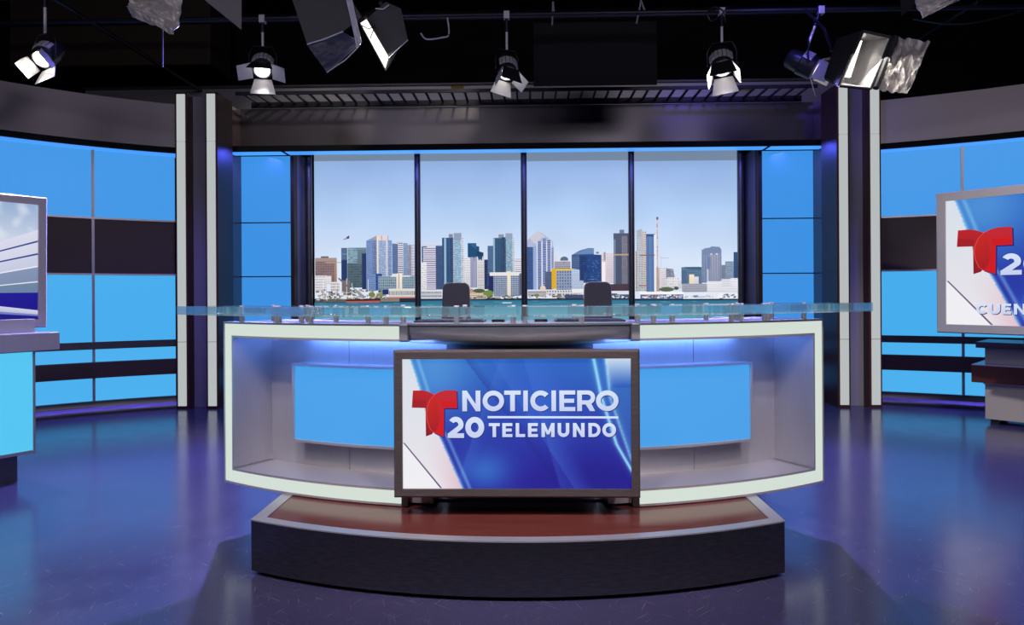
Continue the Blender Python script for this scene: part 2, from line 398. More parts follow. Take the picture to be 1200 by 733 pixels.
# ------------------------------------------------------------------ centre recess
wn = struct(box('wall_niche', (-4.0, 9.55, 0), (4.0, 9.65, 3.84), M['black']), 'back of the centre recess behind the desk')
for sg, side in ((-1, 'left'), (1, 'right')):
    x0, x1 = sorted((sg * 3.765, sg * 3.80))
    wr = struct(box('wall_return_' + side, (x0, 8.50, 0), (x1, 9.55, 3.80), M['wood_red']), f'polished dark red {side} side wall of the recess')
    # blue flank cells
    xa, xb = sorted((sg * 3.095, sg * 3.765))
    wf = struct(box('wall_flank_' + side, (xa, 9.03, 0), (xb, 9.10, 3.26), M['black']), f'{side} flank of the recess with glowing blue panels')
    for z0, z1 in ((2.326, 3.20), (1.610, 2.310), (0.825, 1.594), (0.593, 0.741), (0.144, 0.411)):
        box('light_panel', (xa + 0.004, 8.985, z0), (xb - 0.004, 9.03, z1), M['blue_niche'], wf)
    for z in (2.318, 1.602): box('metal_strip', (xa, 8.975, z - 0.007), (xb, 9.03, z + 0.007), M['alu_dk'], wf)
    box('thin_rail', (xa, 8.965, 0.741), (xb, 9.03, 0.825), M['alu_dk'], wf)
    box('wide_rail', (xa, 8.945, 0.411), (xb, 9.03, 0.593), M['wood_dk'], wf)
    box('foot_rail', (xa, 8.955, 0.0), (xb, 9.03, 0.144), M['alu_dk'], wf)
    x0, x1 = sorted((sg * 3.045, sg * 3.095))
    box('edge_trim', (x0, 8.96, 0), (x1, 9.08, 3.26), M['wood_dk'], wf)
    x0, x1 = sorted((sg * 3.045, sg * 3.075))
    box('reveal_panel', (x0, 9.08, 0), (x1, 9.52, 3.26), M['panel_metal'], wf)
hd = struct(box('trim_1', (-3.765, 8.98, 3.26), (3.765, 9.10, 3.83), M['alu_head']), 'broad dark metal header over the recess')
ld = struct(box('trim_2', (-3.765, 8.62, 3.185), (3.765, 8.83, 3.262), M['black'], bevel=0.004), 'dark ledge with a blue light line above the skyline picture')
for a, b in ((-3.765, -3.095), (-3.045, 3.045), (3.095, 3.765)):
    box('led_line', (a, 8.625, 3.180), (b, 8.82, 3.186), M['led'], ld)
dw = struct(box('wall_under_mural', (-3.045, 9.30, 0), (3.045, 9.38, 0.96), M['alu_dk']), 'dark metal panel below the skyline picture')

# ------------------------------------------------------------------ skyline mural
YM = 9.42
def mural_map(u, v, off):
    return Vector((atY(u, 270, YM).x, YM - off, atY(UC, v, YM).z))
def sky_col(u, v):
    g = max(0, min(1, (v - 183) / 125.0))
    a, b, c = (142, 172, 217), (175, 204, 241), (216, 229, 248)
    f = g * 2
    k = [a[i] + (b[i] - a[i]) * f if f < 1 else b[i] + (c[i] - b[i]) * (f - 1) for i in range(3)]
    n = noise.noise(Vector((u * 0.02, v * 0.03, 1.0))) * 6
    return tuple(max(0, min(255, q + n)) for q in k)
rnd = random.Random(4)
def shade(c, k): return tuple(max(0, min(255, x * k)) for x in c)
class Sky:
    def __init__(s, pr, ox, oy, sc_): s.p = pr; s.ox = ox; s.oy = oy; s.s = sc_
    def X(s, x): return s.ox + x / s.s
    def Y(s, y): return s.oy + y / s.s
    def r(s, x0, x1, y0, y1, c, c2=None): s.p.layer += 1; s.p.rect(s.X(x0), s.X(x1), s.Y(y0), s.Y(y1), c, c2)
    def poly(s, pts, c): s.p.layer += 1; s.p.poly([(s.X(x), s.Y(y)) for x, y in pts], c)
    def b(s, x0, x1, y0, y1, c, nx=0, ny=0, w=None, gx=0.5, gy=0.5, c2=None):
        """a building: body, then a window grid"""
        s.p.layer += 1
        s.p.rect(s.X(x0), s.X(x1), s.Y(y0), s.Y(y1), c, c2 or shade(c, 0.93))
        if not ny: return
        w = w or shade(c, 0.6)
        nx = max(nx, 1); dx = (x1 - x0) / nx; dy = (y1 - y0) / ny
        for j in range(ny):
            for i in range(nx):
                k = 0.72 + 0.34 * rnd.random()
                xa = x0 + (i + (1 - gx) / 2) * dx; ya = y0 + (j + (1 - gy) / 2) * dy
                s.p.rect(s.X(xa), s.X(xa + dx * gx), s.Y(ya), s.Y(ya + dy * gy), shade(w, k), None, s.p.layer + 0.4)
    def clutter(s, x0, x1, y0, y1, n, cols, sx, sy):
        s.p.layer += 1
        for k in range(n):
            x = rnd.uniform(x0, x1 - sx); y = rnd.uniform(y0, y1 - sy)
            s.p.rect(s.X(x), s.X(x + sx * rnd.uniform(0.3, 1)), s.Y(y), s.Y(y + sy * rnd.uniform(0.4, 1)), rnd.choice(cols), None, s.p.layer + 0.1 * (k % 7))
    def blob(s, x0, x1, y0, y1, c):
        cx, cy_, rx, ry = (x0 + x1) / 2, (y0 + y1) / 2, (x1 - x0) / 2, (y1 - y0) / 2
        s.poly([(cx + rx * math.cos(a * PI / 8) * (1 + 0.1 * rnd.random()), cy_ + ry * math.sin(a * PI / 8)) for a in range(16)], c)
WHITE = (232, 230, 236); QUAY = (40, 46, 60); WATER = (52, 122, 150)
HARB = [(205, 200, 198), (170, 165, 160), (120, 110, 105), (70, 70, 75), (180, 165, 145), (95, 110, 90), (228, 226, 224), (95, 85, 80), (60, 70, 90)]
def water(S, y):
    S.r(-40, 960, y, y + 60, (48, 110, 140), (66, 140, 165)); S.r(-40, 960, y + 60, y + 260, (66, 140, 165), (120, 180, 190))
    for k in range(14):
        x = rnd.uniform(0, 850); yy = y + rnd.uniform(4, 60); S.r(x, x + rnd.uniform(30, 110), yy, yy + 3, (88, 160, 182))
def panel1(p):
    S = Sky(p, 365, 265, 7.328)
    S.b(30, 215, 272, 480, (150, 128, 128), 9, 13, (112, 92, 98), 0.8, 0.5); S.r(80, 145, 258, 274, (110, 95, 100)); S.r(30, 215, 272, 300, (165, 145, 140)); S.b(195, 216, 320, 480, (172, 135, 105))
    S.r(120, 285, 309, 316, (190, 165, 130)); S.r(258, 285, 306, 322, (200, 175, 120))
    S.b(255, 330, 187, 470, (84, 108, 146), 1, 8, (100, 126, 160), 0.9, 0.3); S.r(255, 306, 290, 465, (38, 56, 104))
    S.b(308, 470, 185, 330, (142, 172, 188), 7, 9, (124, 156, 176), 0.9, 0.6); S.r(306, 312, 185, 530, (190, 205, 215)); S.b(308, 436, 320, 530, (86, 108, 118), 5, 10, (70, 92, 102), 0.8, 0.4)
    S.b(395, 470, 200, 330, (100, 124, 136), 0, 0)
    S.b(432, 500, 236, 545, (34, 50, 96), 6, 1, (58, 80, 130), 0.35, 1.0)
    S.poly([(470, 128), (560, 84), (660, 84), (660, 130), (560, 130), (560, 560), (470, 560)], (124, 152, 200)); S.poly([(505, 112), (562, 84), (562, 122)], (170, 155, 150))
    S.b(475, 560, 130, 560, (128, 156, 204), 6, 26, (92, 122, 176), 0.6, 0.55); S.b(525, 560, 125, 420, (82, 110, 162), 2, 22, (190, 200, 220), 0.7, 0.25)
    S.b(560, 655, 84, 430, (226, 214, 212)); S.b(575, 640, 125, 430, (140, 168, 212), 4, 20, (222, 222, 230), 0.6, 0.3); S.r(563, 573, 90, 430, (238, 226, 214)); S.r(600, 606, 84, 120, (180, 130, 110))
    S.b(655, 690, 125, 430, (116, 146, 200), 3, 20, (206, 214, 230), 0.6, 0.3)
    S.b(693, 745, 152, 412, (106, 128, 172), 4, 18, (72, 94, 142), 0.7, 0.5); S.poly([(700, 155), (745, 132), (790, 140), (790, 160)], (205, 205, 220))
    S.b(742, 788, 142, 430, (224, 222, 230), 1, 16, (110, 128, 170), 0.9, 0.4); S.b(788, 826, 150, 430, (120, 150, 196), 3, 18, (196, 206, 226), 0.6, 0.3)
    S.b(826, 862, 165, 430, (138, 138, 160), 3, 18, (210, 205, 205), 0.5, 0.35); S.b(858, 890, 160, 440, (206, 210, 226), 2, 12, (150, 160, 190), 0.6, 0.4)
    S.b(550, 605, 410, 570, (60, 92, 160), 3, 6, (40, 66, 130), 0.6, 0.6)
    S.b(572, 728, 432, 575, (150, 172, 188), 12, 6, (92, 118, 140), 0.55, 0.7); S.b(775, 885, 436, 545, (150, 172, 188), 9, 5, (92, 118, 140), 0.55, 0.7)
    S.r(680, 840, 428, 440, (225, 220, 214)); S.b(728, 748, 410, 550, (240, 228, 214)); S.b(752, 778, 410, 550, (246, 236, 224)); S.r(747, 753, 414, 550, (150, 130, 110))
    S.b(30, 130, 425, 560, WHITE, 9, 6, (170, 166, 172), 0.6, 0.4); S.b(120, 170, 428, 500, (240, 236, 236), 4, 4, (190, 185, 190), 0.5, 0.4); S.b(165, 240, 486, 560, (226, 220, 218), 6, 3, (150, 140, 140), 0.5, 0.5)
    S.b(260, 330, 470, 570, (120, 108, 110)); S.clutter(30, 620, 540, 640, 120, HARB, 34, 22)
    for x in (100, 140, 210, 250, 300, 345, 485): S.r(x, x + 4, 440 + rnd.random() * 60, 640, (236, 232, 226))
    S.poly([(345, 520), (352, 520), (470, 612), (420, 612)], (150, 145, 150)); S.poly([(225, 450), (240, 445), (320, 520), (312, 530)], (110, 108, 116))
    S.blob(490, 545, 570, 612, (120, 128, 70)); S.blob(560, 640, 575, 608, (130, 140, 86)); S.r(610, 662, 548, 590, (32, 50, 110))
    S.b(662, 890, 540, 616, (224, 220, 216), 16, 1, (140, 150, 160), 0.55, 0.45); S.r(640, 890, 612, 624, (190, 120, 105))
    S.r(30, 300, 630, 660, (95, 90, 92)); S.clutter(30, 300, 620, 650, 40, HARB, 26, 12)
    S.poly([(295, 630), (600, 626), (645, 604), (640, 612), (592, 648), (295, 648)], (46, 40, 48)); S.poly([(290, 645), (590, 642), (585, 658), (300, 660)], (196, 84, 72))
    S.r(592, 760, 626, 652, (130, 125, 120)); S.r(755, 890, 622, 652, QUAY); S.r(30, 292, 654, 662, QUAY)
    water(S, 657); S.poly([(272, 118), (326, 82), (328, 108), (280, 122)], (170, 150, 175)); S.poly([(305, 96), (328, 82), (328, 106), (308, 110)], (58, 62, 110))
def panel2(p):
    S = Sky(p, 490, 265, 7.328)
    S.r(20, 205, 158, 172, (214, 210, 218)); S.b(30, 75, 172, 330, (78, 104, 140), 3, 8, (110, 132, 164), 0.5, 0.4)
    S.b(44, 156, 182, 550, (222, 218, 234), 1, 20, (150, 146, 186), 0.92, 0.42); S.b(150, 206, 168, 545, (58, 82, 124), 4, 22, (100, 124, 164), 0.5, 0.3)
    S.b(28, 72, 310, 545, (240, 236, 240), 3, 12, (196, 190, 204), 0.5, 0.4)
    S.b(205, 305, 100, 545, (58, 94, 138), 5, 30, (36, 66, 108), 0.55, 0.6); S.r(222, 240, 104, 545, (150, 182, 206)); S.r(262, 298, 68, 102, (132, 140, 160)); S.b(275, 300, 100, 545, (44, 72, 112), 2, 30, (80, 108, 146), 0.5, 0.4)
    S.b(300, 318, 95, 500, (206, 214, 226), 1, 26, (120, 140, 176), 0.8, 0.5); S.r(306, 372, 60, 122, (142, 158, 182)); S.b(316, 372, 122, 500, (140, 178, 208), 4, 26, (176, 206, 226), 0.75, 0.5); S.b(370, 392, 98, 545, (226, 228, 236), 1, 28, (160, 170, 196), 0.7, 0.45)
    S.b(392, 450, 275, 535, (240, 238, 244), 5, 18, (150, 152, 182), 0.5, 0.5)
    S.poly([(425, 148), (500, 148), (500, 172), (524, 178), (524, 220), (560, 230), (560, 300), (425, 268)], (30, 76, 116)); S.poly([(440, 160), (500, 200), (500, 148)], (46, 98, 140)); S.poly([(500, 215), (560, 230), (560, 300), (510, 290)], (24, 62, 98))
    S.b(448, 512, 268, 530, (190, 192, 216), 7, 1, (120, 124, 168), 0.5, 1.0); S.poly([(448, 262), (480, 262), (486, 300), (470, 262)], (30, 76, 116))
    S.b(505, 566, 262, 548, (236, 232, 232), 1, 26, (170, 170, 184), 0.9, 0.4); S.poly([(510, 262), (552, 262), (545, 300), (530, 285), (520, 300)], (30, 76, 116)); S.b(566, 600, 290, 545, (30, 46, 84), 2, 12, (60, 84, 124), 0.6, 0.4)
    S.b(596, 646, 172, 520, (74, 104, 146), 4, 24, (110, 138, 172), 0.5, 0.35)
    S.b(644, 752, 105, 400, (62, 98, 134), 6, 24, (38, 68, 104), 0.55, 0.6); S.r(644, 658, 108, 400, (150, 178, 200)); S.r(690, 736, 75, 108, (140, 146, 164)); S.b(715, 752, 100, 400, (40, 68, 100), 2, 24, (80, 108, 138), 0.6, 0.4)
    S.r(750, 810, 66, 110, (150, 162, 184)); S.b(752, 812, 105, 400, (134, 170, 196), 4, 22, (168, 198, 216), 0.75, 0.5); S.b(810, 828, 100, 410, (224, 228, 236), 1, 24, (160, 172, 196), 0.7, 0.45)
    S.b(828, 890, 280, 420, (240, 238, 244), 1, 8, (180, 178, 200), 0.95, 0.45)
    S.b(600, 648, 412, 570, (30, 40, 92), 3, 8, (46, 60, 120), 0.6, 0.5)
    S.b(645, 768, 428, 605, (176, 188, 206), 8, 10, (84, 104, 146), 0.7, 0.7); S.b(792, 868, 428, 605, (176, 188, 206), 5, 10, (84, 104, 146), 0.7, 0.7)
    S.r(612, 872, 400, 430, (232, 226, 226)); S.r(866, 890, 414, 600, (90, 96, 120)); S.b(762, 778, 392, 605, (242, 230, 212)); S.b(780, 794, 392, 605, (238, 226, 208))
    S.b(25, 200, 556, 616, (200, 200, 210), 14, 2, (120, 130, 150), 0.6, 0.4); S.r(30, 200, 548, 558, (228, 222, 214))
    S.b(436, 578, 566, 630, (222, 200, 180), 10, 3, (150, 110, 100), 0.5, 0.4); S.r(440, 470, 540, 570, (190, 140, 120)); S.blob(470, 570, 540, 575, (70, 92, 60)); S.blob(560, 642, 552, 612, (112, 140, 60))
    S.clutter(430, 880, 596, 632, 60, HARB, 36, 14); S.r(20, 890, 628, 642, QUAY); water(S, 640); S.r(720, 800, 656, 668, (170, 200, 215))
def panel3(p):
    S = Sky(p, 615, 265, 7.328)
    S.poly([(20, 118), (118, 38), (242, 132), (244, 545), (20, 545)], (176, 184, 214)); S.poly([(40, 96), (118, 38), (235, 128), (180, 96), (150, 96), (90, 150), (70, 140)], (204, 200, 214)); S.poly([(118, 38), (235, 128), (180, 96)], (176, 178, 200))
    S.b(20, 95, 178, 545, (72, 102, 160), 5, 26, (50, 78, 134), 0.7, 0.6); S.r(70, 100, 170, 545, (150, 172, 212))
    for xa, xb, yt in ((108, 140, 128), (152, 182, 104), (190, 220, 120)):
        S.b(xa, xb, yt, 545, (150, 164, 206), 1, 30, (86, 108, 164), 0.9, 0.5)
    for x in (100, 142, 183, 222): S.r(x, x + 9, 130, 545, (222, 224, 240))
    S.b(228, 246, 180, 400, (110, 132, 180), 1, 16, (190, 196, 220), 0.8, 0.3)
    S.b(250, 392, 302, 370, (196, 198, 212), 1, 5, (96, 104, 134), 0.95, 0.45); S.blob(305, 370, 262, 315, (92, 108, 136)); S.r(250, 392, 298, 306, (226, 220, 226)); S.r(255, 275, 245, 302, (226, 214, 220))
    S.b(172, 232, 390, 545, (92, 106, 138), 4, 9, (70, 84, 116), 0.6, 0.5)
    S.b(228, 402, 366, 540, (236, 190, 60)); S.r(228, 264, 372, 540, (222, 172, 40)); S.b(268, 402, 382, 560, (150, 164, 194), 6, 7, (96, 114, 150), 0.5, 0.6)
    S.b(398, 502, 368, 560, (196, 210, 234), 9, 11, (120, 144, 190), 0.45, 0.45)
    S.poly([(400, 250), (470, 212), (545, 190), (592, 192), (592, 246), (660, 250), (660, 490), (500, 490), (500, 380), (400, 366)], (58, 88, 142)); S.poly([(405, 246), (545, 190), (592, 192), (592, 240)], (104, 136, 178))
    S.b(520, 656, 252, 490, (32, 62, 122), 9, 14, (54, 96, 164), 0.6, 0.45); S.b(405, 470, 262, 365, (88, 112, 152), 4, 6, (62, 86, 130), 0.6, 0.5); S.b(468, 530, 252, 470, (30, 56, 108), 4, 12, (46, 78, 138), 0.6, 0.5)
    S.clutter(505, 650, 290, 480, 50, [(110, 150, 200), (60, 110, 170)], 12, 8)
    S.b(656, 764, 236, 495, (230, 220, 228), 8, 16, (176, 166, 186), 0.45, 0.45); S.r(660, 690, 310, 495, (244, 236, 236)); S.r(610, 634, 224, 240, (120, 120, 140)); S.r(676, 692, 226, 300, (160, 150, 160))
    S.b(760, 890, 66, 505, (88, 98, 124), 8, 30, (60, 70, 98), 0.6, 0.55); S.r(812, 852, 36, 68, (112, 122, 146)); S.r(760, 778, 118, 500, (120, 136, 160)); S.b(830, 880, 90, 500, (112, 112, 130), 3, 26, (186, 180, 184), 0.5, 0.3); S.r(762, 890, 244, 256, (190, 160, 130))
    S.b(730, 895, 502, 560, (82, 66, 78), 10, 3, (60, 46, 60), 0.6, 0.5)
    S.b(25, 180, 556, 600, (186, 182, 190), 10, 2, (120, 120, 130), 0.5, 0.5); S.blob(130, 175, 510, 560, (232, 206, 190)); S.r(148, 156, 500, 520, (226, 200, 184))
    S.b(180, 500, 548, 600, (222, 218, 222), 14, 2, (120, 130, 160), 0.5, 0.5); S.r(400, 500, 540, 572, (235, 235, 238)); S.r(730, 890, 560, 600, (220, 226, 240))
    S.clutter(25, 890, 580, 628, 130, HARB + [WHITE, WHITE], 40, 14); S.blob(80, 120, 580, 610, (110, 130, 90)); S.r(340, 500, 590, 622, (60, 76, 110)); S.r(740, 890, 590, 626, (70, 88, 120)); S.clutter(740, 890, 590, 626, 20, [WHITE], 20, 8)
    S.r(20, 895, 622, 638, QUAY); water(S, 636)
def panel4(p):
    S = Sky(p, 740, 245, 6.108)
    S.b(28, 46, 300, 590, (196, 150, 130), 1, 14, (150, 110, 100), 0.6, 0.5)
    S.b(35, 80, 150, 588, (196, 202, 210), 3, 26, (160, 168, 182), 0.5, 0.5); S.poly([(40, 150), (72, 140), (76, 200), (40, 200)], (172, 178, 190)); S.b(78, 106, 158, 588, (214, 202, 198), 3, 26, (160, 146, 146), 0.5, 0.45)
    S.b(104, 168, 180, 592, (104, 138, 190), 6, 1, (84, 116, 172), 0.5, 1.0); S.r(104, 168, 178, 196, (52, 84, 136)); S.r(160, 178, 182, 590, (228, 232, 242)); S.r(60, 165, 326, 334, (120, 96, 96))
    S.r(180, 189, 60, 590, (206, 182, 178)); S.r(178, 192, 56, 76, (110, 96, 110)); S.clutter(178, 191, 80, 420, 40, [(170, 130, 130), (236, 226, 224)], 11, 5)
    S.r(208, 212, 335, 420, (200, 205, 220)); S.r(205, 265, 349, 352, (170, 180, 205))
    S.b(176, 200, 420, 590, (206, 176, 160), 2, 10, (160, 130, 126), 0.5, 0.5); S.b(196, 252, 418, 565, (236, 232, 236), 4, 10, (170, 172, 190), 0.5, 0.5); S.poly([(246, 424), (296, 430), (310, 500), (246, 500)], (134, 140, 158)); S.clutter(250, 300, 430, 490, 24, [(90, 100, 124), (180, 184, 196)], 12, 6)
    S.b(252, 340, 490, 566, (236, 234, 236), 5, 4, (196, 196, 210), 0.5, 0.4); S.b(330, 360, 510, 570, (214, 216, 226))
    S.b(355, 502, 418, 540, (104, 134, 160), 10, 8, (74, 106, 140), 0.6, 0.6); S.poly([(372, 416), (490, 416), (500, 436), (400, 432)], (58, 96, 118)); S.r(355, 388, 440, 540, (80, 104, 140)); S.b(410, 446, 470, 540, (244, 232, 206)); S.b(446, 478, 486, 540, (224, 224, 232))
    S.b(500, 642, 292, 530, (140, 156, 190), 8, 16, (100, 118, 158), 0.55, 0.5); S.poly([(504, 300), (520, 284), (560, 278), (572, 270), (628, 274), (640, 292), (640, 320), (504, 330)], (120, 138, 172)); S.r(562, 576, 320, 520, (214, 214, 224)); S.r(600, 616, 320, 520, (214, 214, 224)); S.r(538, 548, 430, 525, (200, 204, 218))
    S.b(560, 630, 330, 520, (172, 176, 198), 4, 14, (104, 116, 152), 0.55, 0.55); S.r(540, 562, 345, 432, (112, 130, 168))
    S.b(642, 670, 404, 505, (132, 144, 166), 2, 8, (104, 118, 144), 0.6, 0.5); S.b(668, 732, 378, 505, (146, 166, 190), 5, 9, (120, 144, 172), 0.7, 0.5); S.b(728, 760, 312, 505, (62, 92, 134), 3, 12, (44, 70, 112), 0.6, 0.5)
    S.b(358, 538, 536, 596, (176, 180, 194), 16, 4, (116, 120, 142), 0.5, 0.5); S.b(536, 712, 520, 598, (240, 240, 246), 14, 5, (196, 198, 214), 0.4, 0.4); S.b(640, 760, 504, 560, (236, 236, 244), 9, 4, (180, 186, 206), 0.5, 0.4); S.b(704, 760, 498, 600, (242, 242, 250), 4, 6, (200, 204, 220), 0.4, 0.4)
    S.blob(196, 300, 560, 592, (86, 100, 76)); S.blob(300, 334, 556, 580, (66, 84, 66)); S.r(50, 110, 544, 552, (150, 100, 90))
    S.r(56, 368, 592, 612, (244, 244, 248)); S.r(60, 368, 612, 645, (84, 98, 130)); S.clutter(60, 368, 612, 645, 50, [(40, 52, 84), (160, 180, 205), (226, 230, 240), (200, 110, 100)], 26, 14)
    S.r(366, 625, 600, 645, (226, 232, 244)); S.clutter(370, 620, 618, 645, 26, [(190, 200, 222), (120, 130, 160), WHITE], 34, 14); S.poly([(606, 640), (625, 606), (650, 602), (670, 640)], (240, 240, 246)); S.r(650, 760, 604, 645, (232, 236, 244)); S.poly([(704, 600), (720, 560), (738, 600)], (214, 220, 232)); S.clutter(640, 750, 610, 645, 20, [(150, 160, 185), (90, 96, 116)], 20, 10)
    S.r(56, 762, 645, 658, QUAY); water(S, 655)
VB = 386
for i, (ua, ub, fn, lb) in enumerate(((368.5, 489.5, panel1, 'glowing skyline picture panel with the flag and moored ships, leftmost'), (489.5, 614, panel2, 'glowing skyline picture panel with twin blue glass towers, second from left'),
                                     (614, 740, panel3, 'glowing skyline picture panel with the pointed-roof tower and yellow block'), (740, 864, panel4, 'glowing skyline picture panel with the tall crane mast, rightmost'))):
    UC = (ua + ub) / 2; pa = atY(ua, 270, YM); pb = atY(ub, 270, YM)
    t = thing('skyline_panel', lb, 'picture panel', (pa.x, YM, 0.96), 'backlit skyline panels in the recess')
    box('panel_board', (pa.x, YM + 0.002, 0.96), (pb.x - 0.002, YM + 0.05, 3.40), M['alu_dk'], t)
    pr = Print(mural_map); pr.clip = (ua, ub)
    pr.grid(ua, ub, 176, 350, 12, 40, sky_col)
    pr.layer = 1; pr.rect(ua, ub, 176, 188.5, (116, 136, 160))
    fn(pr)
    pr.build('skyline_print', M['print'], t)
for i, (u, lb) in enumerate(((362.5, 'slim round steel column at the left edge of the skyline picture'), (489.6, 'slim round steel column between the flag and twin tower skyline panels'), (614.3, 'slim round steel column at the middle of the skyline picture'),
                             (740.2, 'slim round steel column between the pointed tower and crane skyline panels'), (868.3, 'slim round steel column at the right edge of the skyline picture'))):
    p = atY(u, 300, 9.30)
    t = thing('steel_column', lb, 'column', (p.x, 9.30, 0), 'columns in front of the skyline picture')
    MB().tube([(p.x, 9.30, 0.02), (p.x, 9.30, 3.45)], 0.042, 20).build('shaft', M['alu_dk'], t, smooth=True)
    MB().tube([(p.x, 9.30, 0.0), (p.x, 9.30, 0.02)], 0.07, 20).build('base_plate', M['alu_dk'], t, smooth=True)
# ------------------------------------------------------------------ steel above the recess
bt = thing('steel_beam', 'long brushed steel beam crossing above the header', 'beam', (0, 9.6, 3.95))
pl = atY(100, 104, 9.62); prr = atY(1005, 100, 9.62)
box('web', (pl.x, 9.62, 3.90), (prr.x, 9.64, 4.30), M['alu'], bt)
box('flange', (pl.x, 9.56, 4.30), (prr.x, 9.70, 4.325), M['alu_dk'], bt); box('flange', (pl.x, 9.56, 3.875), (prr.x, 9.70, 3.90), M['alu_dk'], bt)
for u in (223, 234, 600, 905): 
    p = atY(u, 106, 9.62); MB().tube([(p.x, 9.62, 4.06), (p.x, 9.60, 4.06)], 0.018, 8).build('bolt', M['chrome'], bt)
for u, nm in ((536, 'l'), (877, 'r')):
    p = atY(u, 103, 9.61); box('tape', (p.x - 0.09, 9.612, p.z - 0.035), (p.x + 0.09, 9.6195, p.z + 0.04), M['tape'], bt)
ct = thing('cable_tray', 'black ladder cable tray lying above the header', 'cable tray', (0, 8.7, 3.84))
box('side_rail', (-3.6, 8.44, 3.86), (3.6, 8.465, 3.90), M['pipe'], ct); box('side_rail', (-3.6, 8.93, 3.835), (3.6, 8.975, 3.905), M['pipe'], ct)
for k in range(44):
    x = -3.5 + k * 7.0 / 43; box('rung', (x - 0.012, 8.465, 3.868), (x + 0.012, 8.93, 3.89), M['pipe'], ct)
# ================================================================== PLATFORM
PCX, PYC, PR = -0.02, 6.015, 3.03
def arc_pts(r, hw, n=28): return [(PCX + r * math.sin(a), PYC - r * math.cos(a)) for a in [(-1 + 2 * i / n) * math.asin(hw / r) for i in range(n + 1)]]
def outline(r, hw, yb): return arc_pts(r, hw) + [(PCX + hw, yb), (PCX - hw, yb)]
def slab(o, z0, z1): return MB().prism([(x, y, z0) for x, y in o], [(x, y, z1) for x, y in o])
pt = thing('platform', 'low curved platform with brushed dark metal front and mahogany top under the desk', 'platform', (0, 3.6, 0))
slab(outline(2.93, 1.17, 5.0), 0.0, 0.03).build('toe_kick', M['black'], pt)
oo = outline(PR, 1.277, 5.1); oi = outline(PR - 0.055, 1.215, 5.04)
slab(outline(PR - 0.03, 1.25, 5.07), 0.028, 0.25).build('core', M['black'], pt)
def ring(o, i, z0, z1):
    m = MB(); n = len(o)
    for k in range(n):
        j = (k + 1) % n
        m.hexa([(*o[k], z0), (*o[j], z0), (*i[j], z0), (*i[k], z0)], [(*o[k], z1), (*o[j], z1), (*i[j], z1), (*i[k], z1)])
    return m
def skin(o, i, z0, z1):
    n = len(o); vs = [(*p, z0) for p in o] + [(*p, z1) for p in o] + [(*p, z0) for p in i] + [(*p, z1) for p in i]; fs = []
    for k in range(n):
        j = (k + 1) % n
        fs += [(k, j, n + j, n + k), (2 * n + k, 2 * n + j, 3 * n + j, 3 * n + k), (k, j, 2 * n + j, 2 * n + k), (n + k, n + j, 3 * n + j, 3 * n + k)]
    return MB().add(vs, fs)
skin(oo, outline(PR - 0.03, 1.25, 5.07), 0.022, 0.262).build('fascia', M['alu_pl'], pt, smooth=True)
skin(outline(PR + 0.002, 1.279, 5.102), oi, 0.262, 0.2685).build('metal_rim', M['alu'], pt, smooth=True)
slab(oi, 0.2, 0.265).build('deck', M['deck'], pt)

# ================================================================== ANCHOR DESK
DR, DYC = 3.15, 6.58
def path_desk(s, d, z):
    a = s / DR; return Vector(((DR + d) * math.sin(a), DYC - (DR + d) * math.cos(a), z))
dk = thing('anchor_desk', 'curved news desk with white glowing frames, recessed blue light boxes and a clear thick top', 'desk', (0, 3.8, 0.27))
S0, S1 = 0.6035, 1.815
ZB, ZT, SW = 0.270, 1.200, 0.078
def sw(name, m, d0, d1, z0, z1, s0, s1, n=16, parent=dk, smooth=True): return MB().sweep(path_desk, rect2(d0, d1, z0, z1), s0, s1, n).build(name, m, parent, smooth=smooth)
def cshape(sg, d0, d1, e0, e1, s_in):
    """C-shaped band following the curve: between inset e0 and inset e1 from the outer outline, open at s_in"""
    m = MB(); n = 18
    zt0, zt1, zb0, zb1 = ZT - e1, ZT - e0, ZB + e0, ZB + e1
    sa, sb = S1 - e1, S1 - e0
    ss = [s_in + (sb - s_in) * i / n for i in range(n + 1)]
    m.sweep(path_desk, rect2(d0, d1, zt0, zt1), sg * s_in, sg * sb, n)
    m.sweep(path_desk, rect2(d0, d1, zb0, zb1), sg * s_in, sg * sb, n)
    m.sweep(path_desk, rect2(d0, d1, zb1, zt0), sg * sa, sg * sb, 2)
    return m
